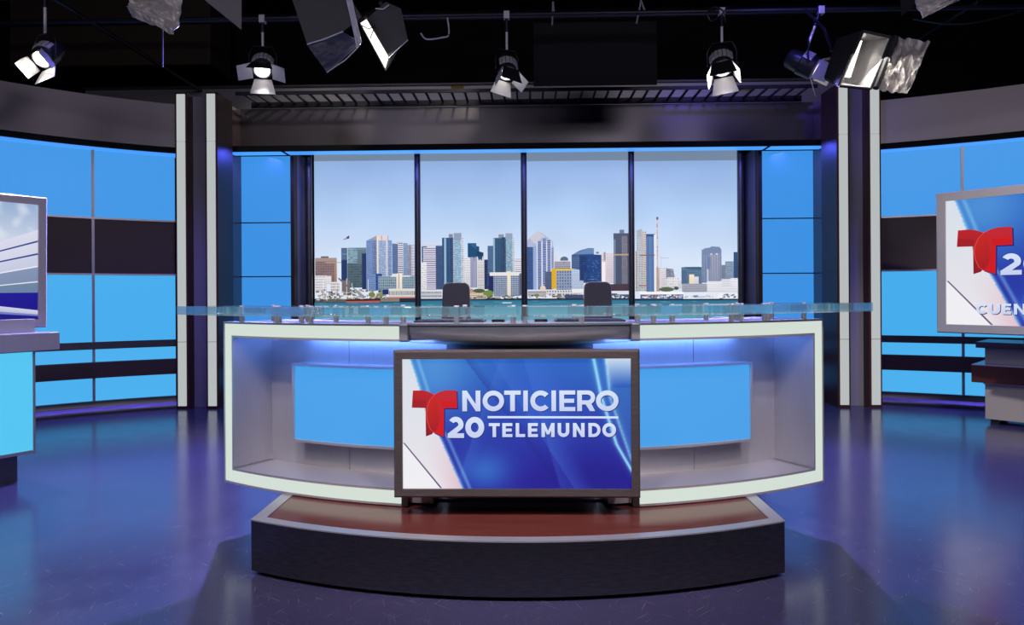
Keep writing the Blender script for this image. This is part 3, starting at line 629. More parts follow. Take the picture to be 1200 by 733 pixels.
for sg in (-1, 1):
    d = cshape(sg, -0.012, 0.012, 0.011, SW, S0).build('frame_diffuser', M['white_glow'], dk, smooth=True)
    cshape(sg, -0.05, 0.016, 0.0, 0.011, S0).build('outer_trim', M['alu_lt'], d, smooth=True)
    cshape(sg, -0.25, 0.016, SW, SW + 0.012, S0).build('inner_trim', M['alu_lt'], d, smooth=True)
    # recess: back panels, shelf, head
    for a, b in ((0.30, 1.072), (1.076, S1 - SW - 0.01)):
        sw('back_panel', M['alu_lt'], -0.27, -0.25, ZB + SW + 0.01, ZT - SW - 0.01, sg * a, sg * b, 12)
    sw('recess_side', M['alu_lt'], -0.25, -0.012, ZB + SW + 0.01, ZT - SW - 0.01, sg * (S1 - SW + 0.002), sg * (S1 - SW - 0.008), 2)
    sw('side_panel', M['alu'], -0.75, -0.05, ZB + 0.008, ZT - 0.008, sg * (S1 - 0.008), sg * (S1 - SW + 0.004), 2)
    sw('recess_shelf', M['alu_lt'], -0.25, -0.012, ZB + 0.012, ZB + SW, sg * 0.45, sg * (S1 - SW), 16)
    lh = sw('led_line', M['led'], -0.20, -0.18, ZT - SW - 0.016, ZT - SW - 0.010, sg * 0.45, sg * 1.45, 12)
    pm = path_desk(sg * 1.0, -0.035, ZT - SW - 0.022); pq = path_desk(sg * 1.0, -0.26, ZT - 0.28); pe = path_desk(sg * 1.5, -0.1, 0); pf = path_desk(sg * 0.5, -0.1, 0)
    al = area('recess_strip', tuple(pm), tuple(pq), (pe - pf).length + 0.15, 0.03, 4.5, (0.14, 0.30, 1.0)); al.rotation_euler = (pq - pm).to_track_quat('-Z', 'Y').to_euler(); al.parent = lh
    # light box
    lb = sw('light_box', M['blue_desk'], -0.24, -0.155, 0.530, 0.948, sg * 0.42, sg * 1.403, 14)
    for z0, z1 in ((0.516, 0.530), (0.948, 0.962)): sw('box_rim', M['alu_lt'], -0.25, -0.145, z0, z1, sg * 0.42, sg * 1.418, 14, lb)
    sw('box_rim', M['alu_lt'], -0.25, -0.145, 0.530, 0.948, sg * 1.403, sg * 1.418, 2, lb)
    # end caps towards the centre
    MB().sweep(path_desk, [(-0.06, ZT - SW - 0.014), (0.016, ZT - SW - 0.014), (0.024, ZT - SW - 0.006), (0.024, ZT - 0.004), (0.016, ZT + 0.004), (-0.06, ZT + 0.004)], sg * 0.566, sg * 0.612, 2).build('end_cap', M['alu'], dk, bevel=0.004)
    sw('end_cap', M['alu_dk'], -0.25, 0.018, ZB, ZB + SW + 0.01, sg * 0.572, sg * 0.606, 2, smooth=False)
sw('desktop', M['desk_top'], -0.46, -0.002, ZT - 0.022, ZT - 0.001, -(S1 - 0.01), S1 - 0.01, 40)
sw('soffit', M['alu'], -0.25, -0.014, ZT - SW, ZT - 0.024, -(S1 - 0.09), S1 - 0.09, 40)
sw('center_panel', M['alu_dk'], -0.27, -0.20, ZB, ZT - 0.05, -0.42, 0.42, 12)
sw('plinth', M['alu_dk'], -0.60, -0.12, 0.2652, ZB + 0.004, -1.15, 1.15, 20)
# bulging counter front in the middle
m = MB(); n = 24; vs = []
for i in range(n + 1):
    t = -1 + 2 * i / n; X = t * 0.562; Yf = 3.405 + 0.068 * t * t
    zb = 1.100 - 0.012 * (1 - t * t)
    for k in range(7):
        q = k / 6.0
        vs.append((X, Yf + 0.07 * (q ** 2.2), 1.193 + (zb - 1.193) * math.sin(q * PI / 2)))
    vs.append((X, Yf + 0.16, zb)); vs.append((X, Yf + 0.16, 1.193))
k = 9
fs = [(i * k + j, i * k + (j + 1) % k, (i + 1) * k + (j + 1) % k, (i + 1) * k + j) for i in range(n) for j in range(k)] + [tuple(range(k)), tuple(n * k + j for j in range(k))]
MB().add(vs, fs).build('counter_front', M['alu_lt'], dk, smooth=True)
m = MB()
vs = []
for i in range(n + 1):
    t = -1 + 2 * i / n; X = t * 0.566; Yf = 3.399 + 0.068 * t * t
    vs += [(X, Yf, 1.193), (X, Yf, 1.203), (X, Yf + 0.2, 1.203), (X, Yf + 0.2, 1.193)]
fs = [(i * 4 + j, i * 4 + (j + 1) % 4, (i + 1) * 4 + (j + 1) % 4, (i + 1) * 4 + j) for i in range(n) for j in range(4)] + [(0, 1, 2, 3), (n * 4, n * 4 + 1, n * 4 + 2, n * 4 + 3)]
MB().add(vs, fs).build('counter_lip', M['silver'], dk, smooth=True)
# clear top: four thick slabs on stand-offs
GS = DR * 0.697
cuts = [-GS, -1.33, -0.004, 1.33, GS]
for a, b in zip(cuts[:-1], cuts[1:]):
    MB().sweep(path_desk, rect2(-0.30, 0.10, 1.238, 1.288), a + 0.003, b - 0.003, 18).build('clear_top', M['glass'], dk, bevel=0.002)
for s in (1.69, 1.44, 1.385, 1.25, 1.16, 0.82, 0.70, 0.32, 0.03):
    for sg in (-1, 1):
        for d in ((-0.05,) if s in (1.44, 1.25, 0.82, 0.03) else (-0.02, -0.24)):
            p = path_desk(sg * s, d, 0)
            so = MB().tube([(p.x, p.y, 1.199), (p.x, p.y, 1.238)], 0.014, 14).build('stand_off', M['chrome'], dk, smooth=True)
            MB().tube([(p.x, p.y, 1.288), (p.x, p.y, 1.294)], 0.013, 14).build('cap', M['chrome'], so, smooth=True)

# ================================================================== flat devices on the desk
for sg, lb in ((-1, 'thin black slate lying flat on the desktop in front of the left chair'), (1, 'thin black slate lying flat on the desktop in front of the right chair')):
    t = thing('tablet', lb, 'tablet', (sg * 0.38, 3.75, ZT), 'black slates on the desk')
    x0, x1 = sorted((sg * 0.19, sg * 0.56))
    box('body', (x0, 3.60, ZT), (x1, 3.86, ZT + 0.012), M['plastic'], t, bevel=0.004)
    box('display', (x0 + 0.012, 3.612, ZT + 0.012), (x1 - 0.012, 3.848, ZT + 0.0135), M['black'], t)
    o = MB().box((sg * 0.115 - 0.035, 3.66, ZT), (sg * 0.115 + 0.035, 3.74, ZT + 0.016)).build('small_device', M['plastic'], bevel=0.005)  # small dark device of unknown use
    tag(o, f'small black device lying beside the {"left" if sg < 0 else "right"} slate on the desktop', 'remote')

# ================================================================== lettering and picture for the screens
def ring_poly(cx, cy, rx, ry, th, a0, a1, n=28):
    out = [(cx + rx * math.cos(a0 + (a1 - a0) * i / n), cy + ry * math.sin(a0 + (a1 - a0) * i / n)) for i in range(n + 1)]
    inn = [(cx + (rx - th) * math.cos(a0 + (a1 - a0) * i / n), cy + (ry - th) * math.sin(a0 + (a1 - a0) * i / n)) for i in range(n + 1)]
    return [(out[i], out[i + 1], inn[i + 1], inn[i]) for i in range(n)]
def glyph(ch, x0, x1, y0, y1, t):
    """polygons of a bold geometric capital in the box; y grows downwards"""
    w, h = x1 - x0, y1 - y0; cx, cy = (x0 + x1) / 2, (y0 + y1) / 2
    def Rc(a, b, c, d): return [(a, c), (b, c), (b, d), (a, d)]
    if ch == 'N': return [Rc(x0, x0 + t, y0, y1), Rc(x1 - t, x1, y0, y1), [(x0, y0), (x0 + t * 0.95, y0), (x1, y1), (x1 - t * 0.95, y1)]]
    if ch == 'O': return ring_poly(cx, cy, w / 2, h / 2, t, 0, 2 * PI, 40)
    if ch == '0': return ring_poly(cx, cy, w / 2, h / 2, t, 0, 2 * PI, 40)
    if ch == 'T': return [Rc(x0, x1, y0, y0 + t * 0.88), Rc(cx - t / 2, cx + t / 2, y0, y1)]
    if ch == 'I': return [Rc(x0, x1, y0, y1)]
    if ch == 'C': return ring_poly(cx + w * 0.06, cy, w / 2 * 1.12, h / 2, t, R(42), R(318), 32)
    if ch == 'E': return [Rc(x0, x0 + t, y0, y1), Rc(x0, x1, y0, y0 + t * 0.86), Rc(x0, x1 - w * 0.07, cy - t * 0.43, cy + t * 0.43), Rc(x0, x1, y1 - t * 0.86, y1)]
    if ch == 'L': return [Rc(x0, x0 + t, y0, y1), Rc(x0, x1, y1 - t * 0.86, y1)]
    if ch == 'R':
        yb = y0 + h * 0.68; r = (yb - y0) / 2
        return [Rc(x0, x0 + t, y0, y1), Rc(x0, x1 - r, y0, y0 + t * 0.86), Rc(x0, x1 - r, yb - t * 0.86, yb), [(cx - t * 0.1, yb - 1e-3), (cx + t * 1.0, yb - t * 0.3), (x1, y1), (x1 - t * 1.08, y1)]] + ring_poly(x1 - r, (y0 + yb) / 2, r, r, t * 0.9, -PI / 2, PI / 2, 16)
    if ch == 'M': return [Rc(x0, x0 + t, y0, y1), Rc(x1 - t, x1, y0, y1), [(x0, y0), (x0 + t * 0.9, y0), (cx + t * 0.3, y1 - h * 0.28), (cx - t * 0.3, y1 - h * 0.16)], [(x1, y0), (x1 - t * 0.9, y0), (cx - t * 0.3, y1 - h * 0.28), (cx + t * 0.3, y1 - h * 0.16)]]
    if ch == 'U': return [Rc(x0, x0 + t, y0, y1 - w * 0.48), Rc(x1 - t, x1, y0, y1 - w * 0.48)] + ring_poly(cx, y1 - w * 0.48, w / 2, w * 0.48, t, 0, PI, 20)
    if ch == 'D': r = h / 2; return [Rc(x0, x0 + t, y0, y1), Rc(x0, x1 - r * 0.95, y0, y0 + t * 0.86), Rc(x0, x1 - r * 0.95, y1 - t * 0.86, y1)] + ring_poly(x1 - r * 0.95, cy, r * 0.95, r, t * 0.92, -PI / 2, PI / 2, 20)
    if ch == '2':
        r = w * 0.47; c2 = y0 + r * 0.98
        tail = [(x1 - t * 0.98, c2 + r * 0.35), (x1 - t * 0.15, c2 + r * 0.55), (x0 + t * 1.75, y1 - t * 0.7), (x0, y1 - t * 0.7)]
        return ring_poly(cx, c2, w * 0.47, r, t * 0.92, R(212), R(390), 24) + [[(cx + w * 0.47 * math.cos(R(30)), c2 + r * math.sin(R(30))), (cx + (w * 0.47 - t * 0.92) * math.cos(R(30)), c2 + (r - t * 0.92) * math.sin(R(30))), (x0, y1 - t * 0.75), (x0 + t * 1.5, y1 - t * 0.75)], Rc(x0, x1, y1 - t * 0.82, y1)]
    return []
def lerp_tab(tab, t):
    for (t0, s0), (t1, s1) in zip(tab[:-1], tab[1:]):
        if t <= t1: return s0 + (s1 - s0) * (t - t0) / (t1 - t0)
    return tab[-1][1]
def mixc(a, b, k): k = max(0, min(1, k)); return tuple(a[i] + (b[i] - a[i]) * k for i in range(3))
EDGE = [(-0.01, 0.030), (0.222, 0.073), (0.455, 0.108), (0.618, 0.165), (1.01, 0.262)]
ST1 = [(-0.01, 0.838), (0.295, 0.872), (0.66, 0.937), (1.01, 1.05)]
ST2 = [(-0.01, 0.890), (0.31, 0.913), (0.766, 1.0), (1.01, 1.07)]
def news_art(s, t):
    e = lerp_tab(EDGE, t)
    if s < e:
        c = mixc((214, 222, 232), (232, 226, 232), t); c = mixc(c, (222, 190, 202), max(0, (s - e + 0.10) / 0.10) * max(0, (t - 0.55) / 0.45))
        ln = (s - 0.002) - (t - 0.65) / 0.345 * 0.168
        if ln < 0 and t > 0.64: c = mixc(c, (240, 240, 244), 0.8)
        return c
    c = mixc((38, 96, 190), (30, 24, 146), (t - 0.1) / 0.8)
    c = mixc(c, (72, 140, 212), math.exp(-((s - 0.14) / 0.16) ** 2 - ((t - 0.05) / 0.35) ** 2))
    c = mixc(c, (50, 112, 200), 0.85 * math.exp(-((s - 0.36) / 0.12) ** 2 - ((t - 0.86) / 0.16) ** 2))
    c = mixc(c, (44, 96, 204), 0.6 * math.exp(-((s - 0.6) / 0.14) ** 2 - ((t - 0.3) / 0.22) ** 2))
    c = mixc(c, (22, 20, 130), 0.6 * math.exp(-((s - 0.82) / 0.2) ** 2 - ((t - 0.95) / 0.22) ** 2))
    for k, (a, b, wd, sgn) in enumerate(((0.37, -0.20, 0.02, 1), (0.40, 0.42, 0.016, -1), (0.58, 0.16, 0.05, 1), (0.50, 0.36, 0.03, 1))):   # faint facets
        q = s - (a + b * (t - 0.3)); 
        if 0 < q < wd * 3: c = mixc(c, (70, 120, 215) if sgn > 0 else (20, 22, 120), 0.28 * (1 - q / (wd * 3)))
    q = s - e                                                           # bright rim along the white field
    if q < 0.05: c = mixc(c, (150, 214, 246), 0.8 * math.exp(-(q / 0.009) ** 2) + 0.45 * math.exp(-((q - 0.035) / 0.008) ** 2))
    for tab, am in ((ST1, 0.8), (ST2, 0.55)):
        q = s - lerp_tab(tab, t); c = mixc(c, (150, 222, 250), am * math.exp(-(q / 0.007) ** 2) + 0.2 * math.exp(-(q / 0.02) ** 2))
    if s > lerp_tab(ST2, t): c = mixc(c, (214, 226, 240), 0.95 * max(0, 1 - t / 0.22)); c = mixc(c, (60, 120, 190), 0.5)if t > 0.22 else c
    return c
LOGO_L = [(75, 115), (180, 113), (240, 128), (297, 157), (330, 200), (360, 300), (355, 420), (330, 500), (272, 570), (210, 592), (207, 297), (64, 293)]
LOGO_R = [(535, 112), (420, 112), (350, 130), (300, 157), (250, 215), (222, 290), (213, 360), (225, 440), (255, 520), (300, 556), (398, 597), (402, 298), (540, 298)]
LOGO_C = [(300, 157), (250, 215), (222, 290), (213, 360), (225, 440), (255, 520), (300, 556), (335, 500), (358, 420), (362, 340), (350, 260), (325, 195)]
def news_logo(p, with_name, cuen):
    def T(x, y): return (x / 8.889 + 475, y / 8.889 + 445)
    def N(q): return ((q[0] - 471.3) / 268.5, (q[1] - 421) / 151.5)
    def put(pts, cols, lay): p.poly([N(q) for q in pts], cols, lay)
    sh = (14, 20, 96)
    put([T(x + 12, y + 14) for x, y in LOGO_R], (26, 30, 110), 2)
    put([T(x, y) for x, y in LOGO_L], [mixc((186, 26, 34), (120, 10, 26), (y - 200) / 380 if x < 300 else 0.1) for x, y in LOGO_L], 3)
    put([T(75, 205), T(212, 222), T(212, 296), T(64, 293)], [(160, 18, 28)] * 4, 3.5)
    put([T(x, y) for x, y in LOGO_R], [mixc((188, 36, 50), (206, 14, 22), (y - 112) / 180) for x, y in LOGO_R], 4)
    put([T(365, 225), T(522, 235), T(540, 298), T(402, 298), T(378, 290)], [(204, 12, 18)] * 5, 4.5)
    put([T(x, y) for x, y in LOGO_C], [mixc((196, 30, 26), (160, 16, 26), (y - 300) / 260) for x, y in LOGO_C], 5)
    put([T(x, y) for x, y in LOGO_R[2:10]] + [T(x + 7, y) for x, y in reversed(LOGO_R[2:10])], (226, 74, 62), 5.5)
    put([(471.5, 519.2), (473.5, 519.2), (517.5, 572), (515.0, 572)], (112, 90, 128), 1)
    W1, W2 = (214, 226, 250), (196, 206, 238)
    def word(items, y0, y1, t, lay=4):
        for ch, a, b in items:
            for dx, dy, col, l in ((0.7, 0.8, sh, lay), (0, 0, None, lay + 2)):
                for g in glyph(ch, a, b, y0, y1, t):
                    pts = [(x + dx, y + dy) for x, y in g]
                    put(pts, col or [mixc(W1, W2, (y - y0) / (y1 - y0)) for x, y in g], l)
    word([('2', 524.5, 543.8), ('0', 545.3, 567.6)], 488.8, 513.4, 6.6)
    if with_name:
        word([('N', 541.9, 563.3), ('O', 565.9, 591.2), ('T', 591.4, 610.9), ('I', 613.9, 619.2), ('C', 622.1, 643.9), ('I', 646.9, 652.3), ('E', 656.2, 674.9), ('R', 677.1, 698.1), ('O', 699.1, 725.4)], 458.2, 482.3, 5.6)
        put([(571.7, 487.9), (725, 488.4), (725, 490.9), (571.7, 490.4)], W1, 6)
        word([('T', 573, 586), ('E', 588.9, 600.8), ('L', 604.7, 615.7), ('E', 619.1, 630.8), ('M', 635, 650.4), ('U', 654, 667.7), ('N', 671.9, 685.6), ('D', 690, 704.2), ('O', 706.3, 722.3)], 496.1, 512.4, 4.1)
    if cuen:
        word([('C', 501.0, 511.5), ('U', 513.5, 524.0), ('E', 526.0, 534.0), ('N', 536.5, 547.5)], 546.8, 559.2, 3.0)
def beam_art(s, t):
    c = mixc((150, 175, 210), (206, 214, 230), (t - 0.0) / 0.35)
    n = noise.noise(Vector((s * 22, t * 9, 3))); return mixc(c, (236, 238, 244), max(0, n) * 0.9)
def beam_lines(p):
    rows = [(0.45, 0.217, (216, 218, 236)), (0.505, 0.31, (60, 74, 140)), (0.515, 0.325, (214, 216, 236)), (0.575, 0.42, (56, 70, 136)), (0.585, 0.435, (204, 208, 230)), (0.66, 0.53, (230, 236, 242)), (0.666, 0.542, (132, 148, 180)),
            (0.735, 0.665, (224, 232, 238)), (0.741, 0.675, (110, 134, 164)), (0.77, 0.765, (28, 22, 150)), (0.84, 0.92, (206, 210, 236)), (0.895, 0.955, (120, 130, 200)), (0.92, 0.97, (26, 22, 140))]
    for k, (l, r, c) in enumerate(rows):
        p.poly([(0, l), (0.7, l), (1, r), (1, 1), (0, 1)], [c, c, c, shade(c, 0.8), shade(c, 0.8)], 1 + k)

# ================================================================== televisions
def television(label, O, ex, W, H, bw, depth, bez, art, cat='television', tilt=0.0, grp=None):
    """O: lower left corner of the outer frame; ex: unit vector along the width; the picture faces the viewer"""
    ex = Vector(ex).normalized(); ez = Vector((0, 0, 1)); en = ex.cross(ez).normalized()      # en points to the viewer
    t = thing('television', label, cat, O)
    O = Vector(O)
    if tilt: ez = (ez * math.cos(tilt) + en * math.sin(tilt)).normalized()
    def P(x, z, n): return O + ex * x + ez * z + en * n
    def rectp(i, n): return [P(i, i, n), P(W - i, i, n), P(W - i, H - i, n), P(i, H - i, n)]
    r0, r1, r2, r3 = rectp(0, -depth), rectp(0, -0.012), rectp(0.010, 0), rectp(bw, 0)
    r4, r5 = rectp(bw, -0.014), rectp(bw, -depth)
    for k in range(4):
        j = (k + 1) % 4; vs = []
        for r in (r0, r1, r2, r3, r5): vs += [r[k], r[j]]
        MB().add(vs, [(0, 1, 3, 2), (2, 3, 5, 4), (4, 5, 7, 6), (6, 7, 9, 8), (8, 9, 1, 0), (0, 2, 4, 6, 8), (1, 3, 5, 7, 9)]).build('bezel', M[bez], t)
    b0, b1 = rectp(bw * 0.9, -depth + 0.004), rectp(bw * 0.9, -0.016)
    scr = MB().hexa(b0, b1).build('screen', M['plastic'], t)
    w2, h2 = W - 2 * bw, H - 2 * bw
    pr = Print(lambda s, v, off: P(bw + s * w2, bw + (1 - v) * h2, -0.0155 + off), 0.0002)
    art(pr)
    pr.build('picture', M['screen'], t)
    return t, P
# centre
pl = atY(461, 500, 3.29); prr = atY(750.5, 500, 3.29); zb = atY(605, 584.5, 3.29).z; zt = atY(605, 410.5, 3.29).z
def art_center(pr): pr.grid(0, 1, 0, 1, 170, 96, news_art); news_logo(pr, True, False)
tv, P = television('dark bronze framed television with blue and white news title on the desk front', (pl.x, 3.29, zb), (1, 0, 0), prr.x - pl.x, zt - zb, 0.043, 0.055, 'bronze', art_center)
xm = (pl.x + prr.x) / 2
MB().box((xm - 0.45, 3.345, zb + 0.03), (xm + 0.45, 3.50, zt - 0.12)).build('back_housing', M['plastic'], tv, bevel=0.01)
MB().box((xm - 0.12, 3.49, 0.5), (xm + 0.12, 3.628, 0.9)).build('wall_mount', M['plastic'], tv)
# right: stands turned on the side cabinet
ex = Vector((0.626, -0.78, 0)).normalized()
a = atY(1097.5, 390, 6.85); b = atY(1097.5, 227, 6.85)
def art_right(pr): pr.grid(0, 1, 0, 1, 170, 96, news_art); news_logo(pr, False, True)
tvr, P = television('silver framed television with a red letter logo turned inward at the right edge', (a.x, 6.85, a.z), ex, 2.45, b.z - a.z, 0.085, 0.07, 'silver', art_right)
MB().hexa([P(0.62, 0.02, -0.075), P(1.9, 0.02, -0.075), P(1.9, 0.02, -0.16), P(0.62, 0.02, -0.16)], [P(0.62, 1.1, -0.075), P(1.9, 1.1, -0.075), P(1.9, 1.1, -0.16), P(0.62, 1.1, -0.16)]).build('back_housing', M['plastic'], tvr, bevel=0.01)
zc = 0.835
MB().hexa([P(0.70, zc - a.z, -0.05), P(1.8, zc - a.z, -0.05), P(1.8, zc - a.z, -0.15), P(0.70, zc - a.z, -0.15)], [P(0.70, 0.05, -0.075), P(1.8, 0.05, -0.075), P(1.8, 0.05, -0.15), P(0.70, 0.05, -0.15)]).build('stand_foot', M['plastic'], tvr)
# cabinet below it
ec = Vector((0.72, -0.69, 0)).normalized(); nc = ec.cross(Vector((0, 0, 1))).normalized()
f0 = CAM + ray(1154.5, 490) * ((0.06 - CAM.z) / ray(1154.5, 490).z)
def Q(x, z, n): return Vector((f0.x, f0.y, 0)) + ec * x + nc * n + Vector((0, 0, z))
def qbox(x0, x1, z0, z1, n0, n1): return MB().hexa([Q(x0, z0, n0), Q(x1, z0, n0), Q(x1, z0, n1), Q(x0, z0, n1)], [Q(x0, z1, n0), Q(x1, z1, n0), Q(x1, z1, n1), Q(x0, z1, n1)])
cb = thing('side_cabinet', 'stone grey cabinet with a protruding red-brown shelf under the right television', 'cabinet', (f0.x, f0.y, 0))
qbox(0, 1.7, 0.05, 0.405, 0, -0.5).build('body', M['stone'], cb, bevel=0.004)
qbox(-0.01, 1.71, 0.405, 0.425, 0.015, -0.51).build('metal_band', M['alu_lt'], cb)
sh = qbox(-0.10, 1.8, 0.425, 0.600, 0.09, -0.55).build('shelf', M['wood_shelf'], cb, bevel=0.004)
qbox(-0.098, 1.798, 0.600, 0.607, 0.088, -0.548).build('shelf_top', M['alu_lt'], sh)
qbox(0, 1.7, 0.607, 0.775, 0.0, -0.5).build('upper_body', M['stone'], cb, bevel=0.004)
qbox(-0.07, 1.77, 0.775, 0.835, 0.05, -0.53).build('top', M['alu_dk'], cb, bevel=0.004)
for x in (0.04, 0.8, 1.62):
    for nn in (-0.03, -0.45): qbox(x, x + 0.07, 0.0, 0.05, nn, nn - 0.06).build('foot', M['plastic'], cb)

# left: desk with a glowing front and a television behind
el = Vector((-0.53, -0.848, 0)).normalized(); nl = Vector((0.848, -0.53, 0)).normalized()
g0 = CAM + ray(20.4, 565) * ((0.0 - CAM.z) / ray(20.4, 565).z)
def G(x, z, n): return Vector((g0.x, g0.y, 0)) + el * x + nl * n + Vector((0, 0, z))
def gbox(x0, x1, z0, z1, n0, n1): return MB().hexa([G(x0, z0, n0), G(x1, z0, n0), G(x1, z0, n1), G(x0, z0, n1)], [G(x0, z1, n0), G(x1, z1, n0), G(x1, z1, n1), G(x0, z1, n1)])
sd = thing('side_desk', 'grey topped side desk with a glowing blue front at the left edge', 'desk', (g0.x, g0.y, 0))
gbox(0, 2.0, 0.0, 0.20, 0, -0.4).build('plinth', M['alu_dk'], sd)
gbox(-0.098, 2.1, 0.20, 0.955, 0.035, -0.5).build('body', M['alu_dk'], sd)
fp = gbox(-0.083, 2.08, 0.222, 0.945, 0.036, 0.045).build('light_panel', M['blue_side'], sd)
gbox(-0.098, 2.1, 0.200, 0.222, 0.035, 0.055).build('panel_frame', M['alu'], fp); gbox(-0.098, -0.083, 0.222, 0.955, 0.035, 0.055).build('panel_frame', M['alu'], fp)
gbox(-0.235, 2.3, 0.955, 1.085, 0.12, -0.62).build('counter', M['alu_lt'], sd, bevel=0.004)
gbox(-0.14, 2.1, 1.085, 1.185, -0.05, -0.12).build('riser', M['silver'], sd, bevel=0.003)
tw = 1.72; Hh = 0.985
Pt = G(-0.255, 0, -0.13); tl = Pt + el * tw
def art_left(pr):
    pr.grid(0, 1, 0, 1, 80, 60, beam_art)
    beam_lines(pr)
ctop = 1.115
tvl, P = television('silver framed television showing white beams under clouds at the left edge', (tl.x, tl.y, ctop), -el, tw, 1.0, 0.062, 0.06, 'silver', art_left, tilt=0.02)
MB().hexa([P(0.3, -0.03, -0.062), P(1.4, -0.03, -0.062), P(1.4, -0.03, -0.13), P(0.3, -0.03, -0.13)], [P(0.3, 0.75, -0.062), P(1.4, 0.75, -0.062), P(1.4, 0.75, -0.13), P(0.3, 0.75, -0.13)]).build('back_housing', M['plastic'], tvl)

# ================================================================== chairs
def rounded(w0, w1, h, r, n=6):
    """outline of a backrest: tapering upward with rounded top corners, in (x, z)"""
    pts = [(-w0, 0), (w0, 0)]
    for i in range(n + 1): a = i / n * PI / 2; pts.append((w1 - r + r * math.cos(a), h - r + r * math.sin(a)))
    for i in range(n + 1): a = PI / 2 + i / n * PI / 2; pts.append((-w1 + r + r * math.cos(a), h - r + r * math.sin(a)))
    return pts
for X, lb in ((-0.59, 'charcoal swivel chair behind the desk, left of the pair'), (0.655, 'charcoal swivel chair behind the desk, right of the pair')):
    cy0 = 6.0
    t = thing('swivel_chair', lb, 'chair', (X, cy0, 0), 'swivel chairs behind the desk')
    o = rounded(0.134, 0.118, 0.53, 0.05)
    MB().prism([(X + x, cy0 - 0.035 + 0.02 * (z / 0.5), 0.925 + z) for x, z in o], [(X + x, cy0 + 0.025 + 0.02 * (z / 0.5), 0.925 + z) for x, z in o]).build('backrest', M['chair'], t, bevel=0.012)
    MB().box((X - 0.23, cy0 - 0.02, 0.70), (X + 0.23, cy0 + 0.42, 0.78)).build('seat', M['chair'], t, bevel=0.025)
    MB().tube([(X, cy0 + 0.02, 0.71), (X, cy0 + 0.045, 0.80), (X, cy0 + 0.05, 1.1)], 0.02, 10).build('back_bracket', M['plastic'], t, smooth=True)
    MB().tube([(X, cy0 + 0.2, 0.10), (X, cy0 + 0.2, 0.40)], 0.028, 12).tube([(X, cy0 + 0.2, 0.40), (X, cy0 + 0.2, 0.70)], 0.018, 12).build('gas_lift', M['chrome'], t, smooth=True)
    MB().lathe([(0.21, -0.012), (0.222, -0.012), (0.222, 0.012), (0.21, 0.012), (0.21, -0.012)], 28).xf(Matrix.Translation((X, cy0 + 0.2, 0.33))).build('foot_ring', M['chrome'], t, smooth=True)
    for k in range(5):
        a = k * 2 * PI / 5 + 0.3; c, s_ = math.cos(a), math.sin(a)
        MB().tube([(X, cy0 + 0.2, 0.10), (X + 0.28 * c, cy0 + 0.2 + 0.28 * s_, 0.06)], [0.026, 0.016], 8).build('leg', M['plastic'], t, smooth=True)
        cx_, cyy = X + 0.28 * c, cy0 + 0.2 + 0.28 * s_
        MB().tube([(cx_ - 0.02 * s_, cyy + 0.02 * c, 0.028), (cx_ + 0.02 * s_, cyy - 0.02 * c, 0.028)], 0.028, 12).build('caster', M['plastic'], t, smooth=True)
    for sg in (-1, 1):
        MB().tube([(X + sg * 0.22, cy0 + 0.25, 0.73), (X + sg * 0.26, cy0 + 0.25, 0.78), (X + sg * 0.26, cy0 + 0.25, 0.93)], 0.014, 8).build('arm_post', M['plastic'], t, smooth=True)
        MB().box((X + sg * 0.26 - 0.03, cy0 + 0.1, 0.925), (X + sg * 0.26 + 0.03, cy0 + 0.36, 0.95)).build('arm_pad', M['chair'], t, bevel=0.008)
# ================================================================== LIGHTING GRID
def pipe(label, p0, p1, r=0.024):
    o = MB().tube([p0, p1], r, 12).build('lighting_pipe', M['pipe'], smooth=True); tag(o, label, 'pipe', 'lighting grid pipes'); return o
ZP = 4.22
pipe('long black grid pipe carrying the row of lamps before the header', (-7.5, 7.0, ZP), (7.5, 7.0, ZP))
pipe('black grid pipe nearest the viewer at the top edge', (-7.5, 5.6, 3.86), (7.5, 5.6, 3.86))
pipe('upper black grid pipe far behind near the steel beam', (-7.5, 9.0, 5.0), (7.5, 9.0, 5.0))
pipe('black grid pipe running back along the left side', (-4.6, 3.0, 4.28), (-4.6, 10.5, 4.28))
pipe('black grid pipe running back along the right side', (4.6, 3.0, 4.28), (4.6, 10.5, 4.28))
o = MB().box((-7.6, 9.9, 4.75), (-4.6, 10.6, 5.9)).build('air_duct', M['brown_duct'], bevel=0.02); tag(o, 'dim brown air duct in the dark upper left corner', 'duct')
fl = thing('black_flag', 'black square flag hung from the grid right of the centre lamp', 'flag', tuple(atY(697, 60, 7.6)))
a = atY(625, 27, 7.6); b = atY(770, 99, 7.6)
box('cloth', (a.x, 7.6, b.z), (b.x, 7.62, a.z), M['black'], fl)
for u in (647, 746):
    p = atY(u, 22, 7.6); MB().tube([(p.x, 7.6, a.z - 0.02), (p.x, 7.3, ZP + 0.25), (p.x, 7.02, ZP)], 0.010, 8).build('hook', M['chrome'], fl)

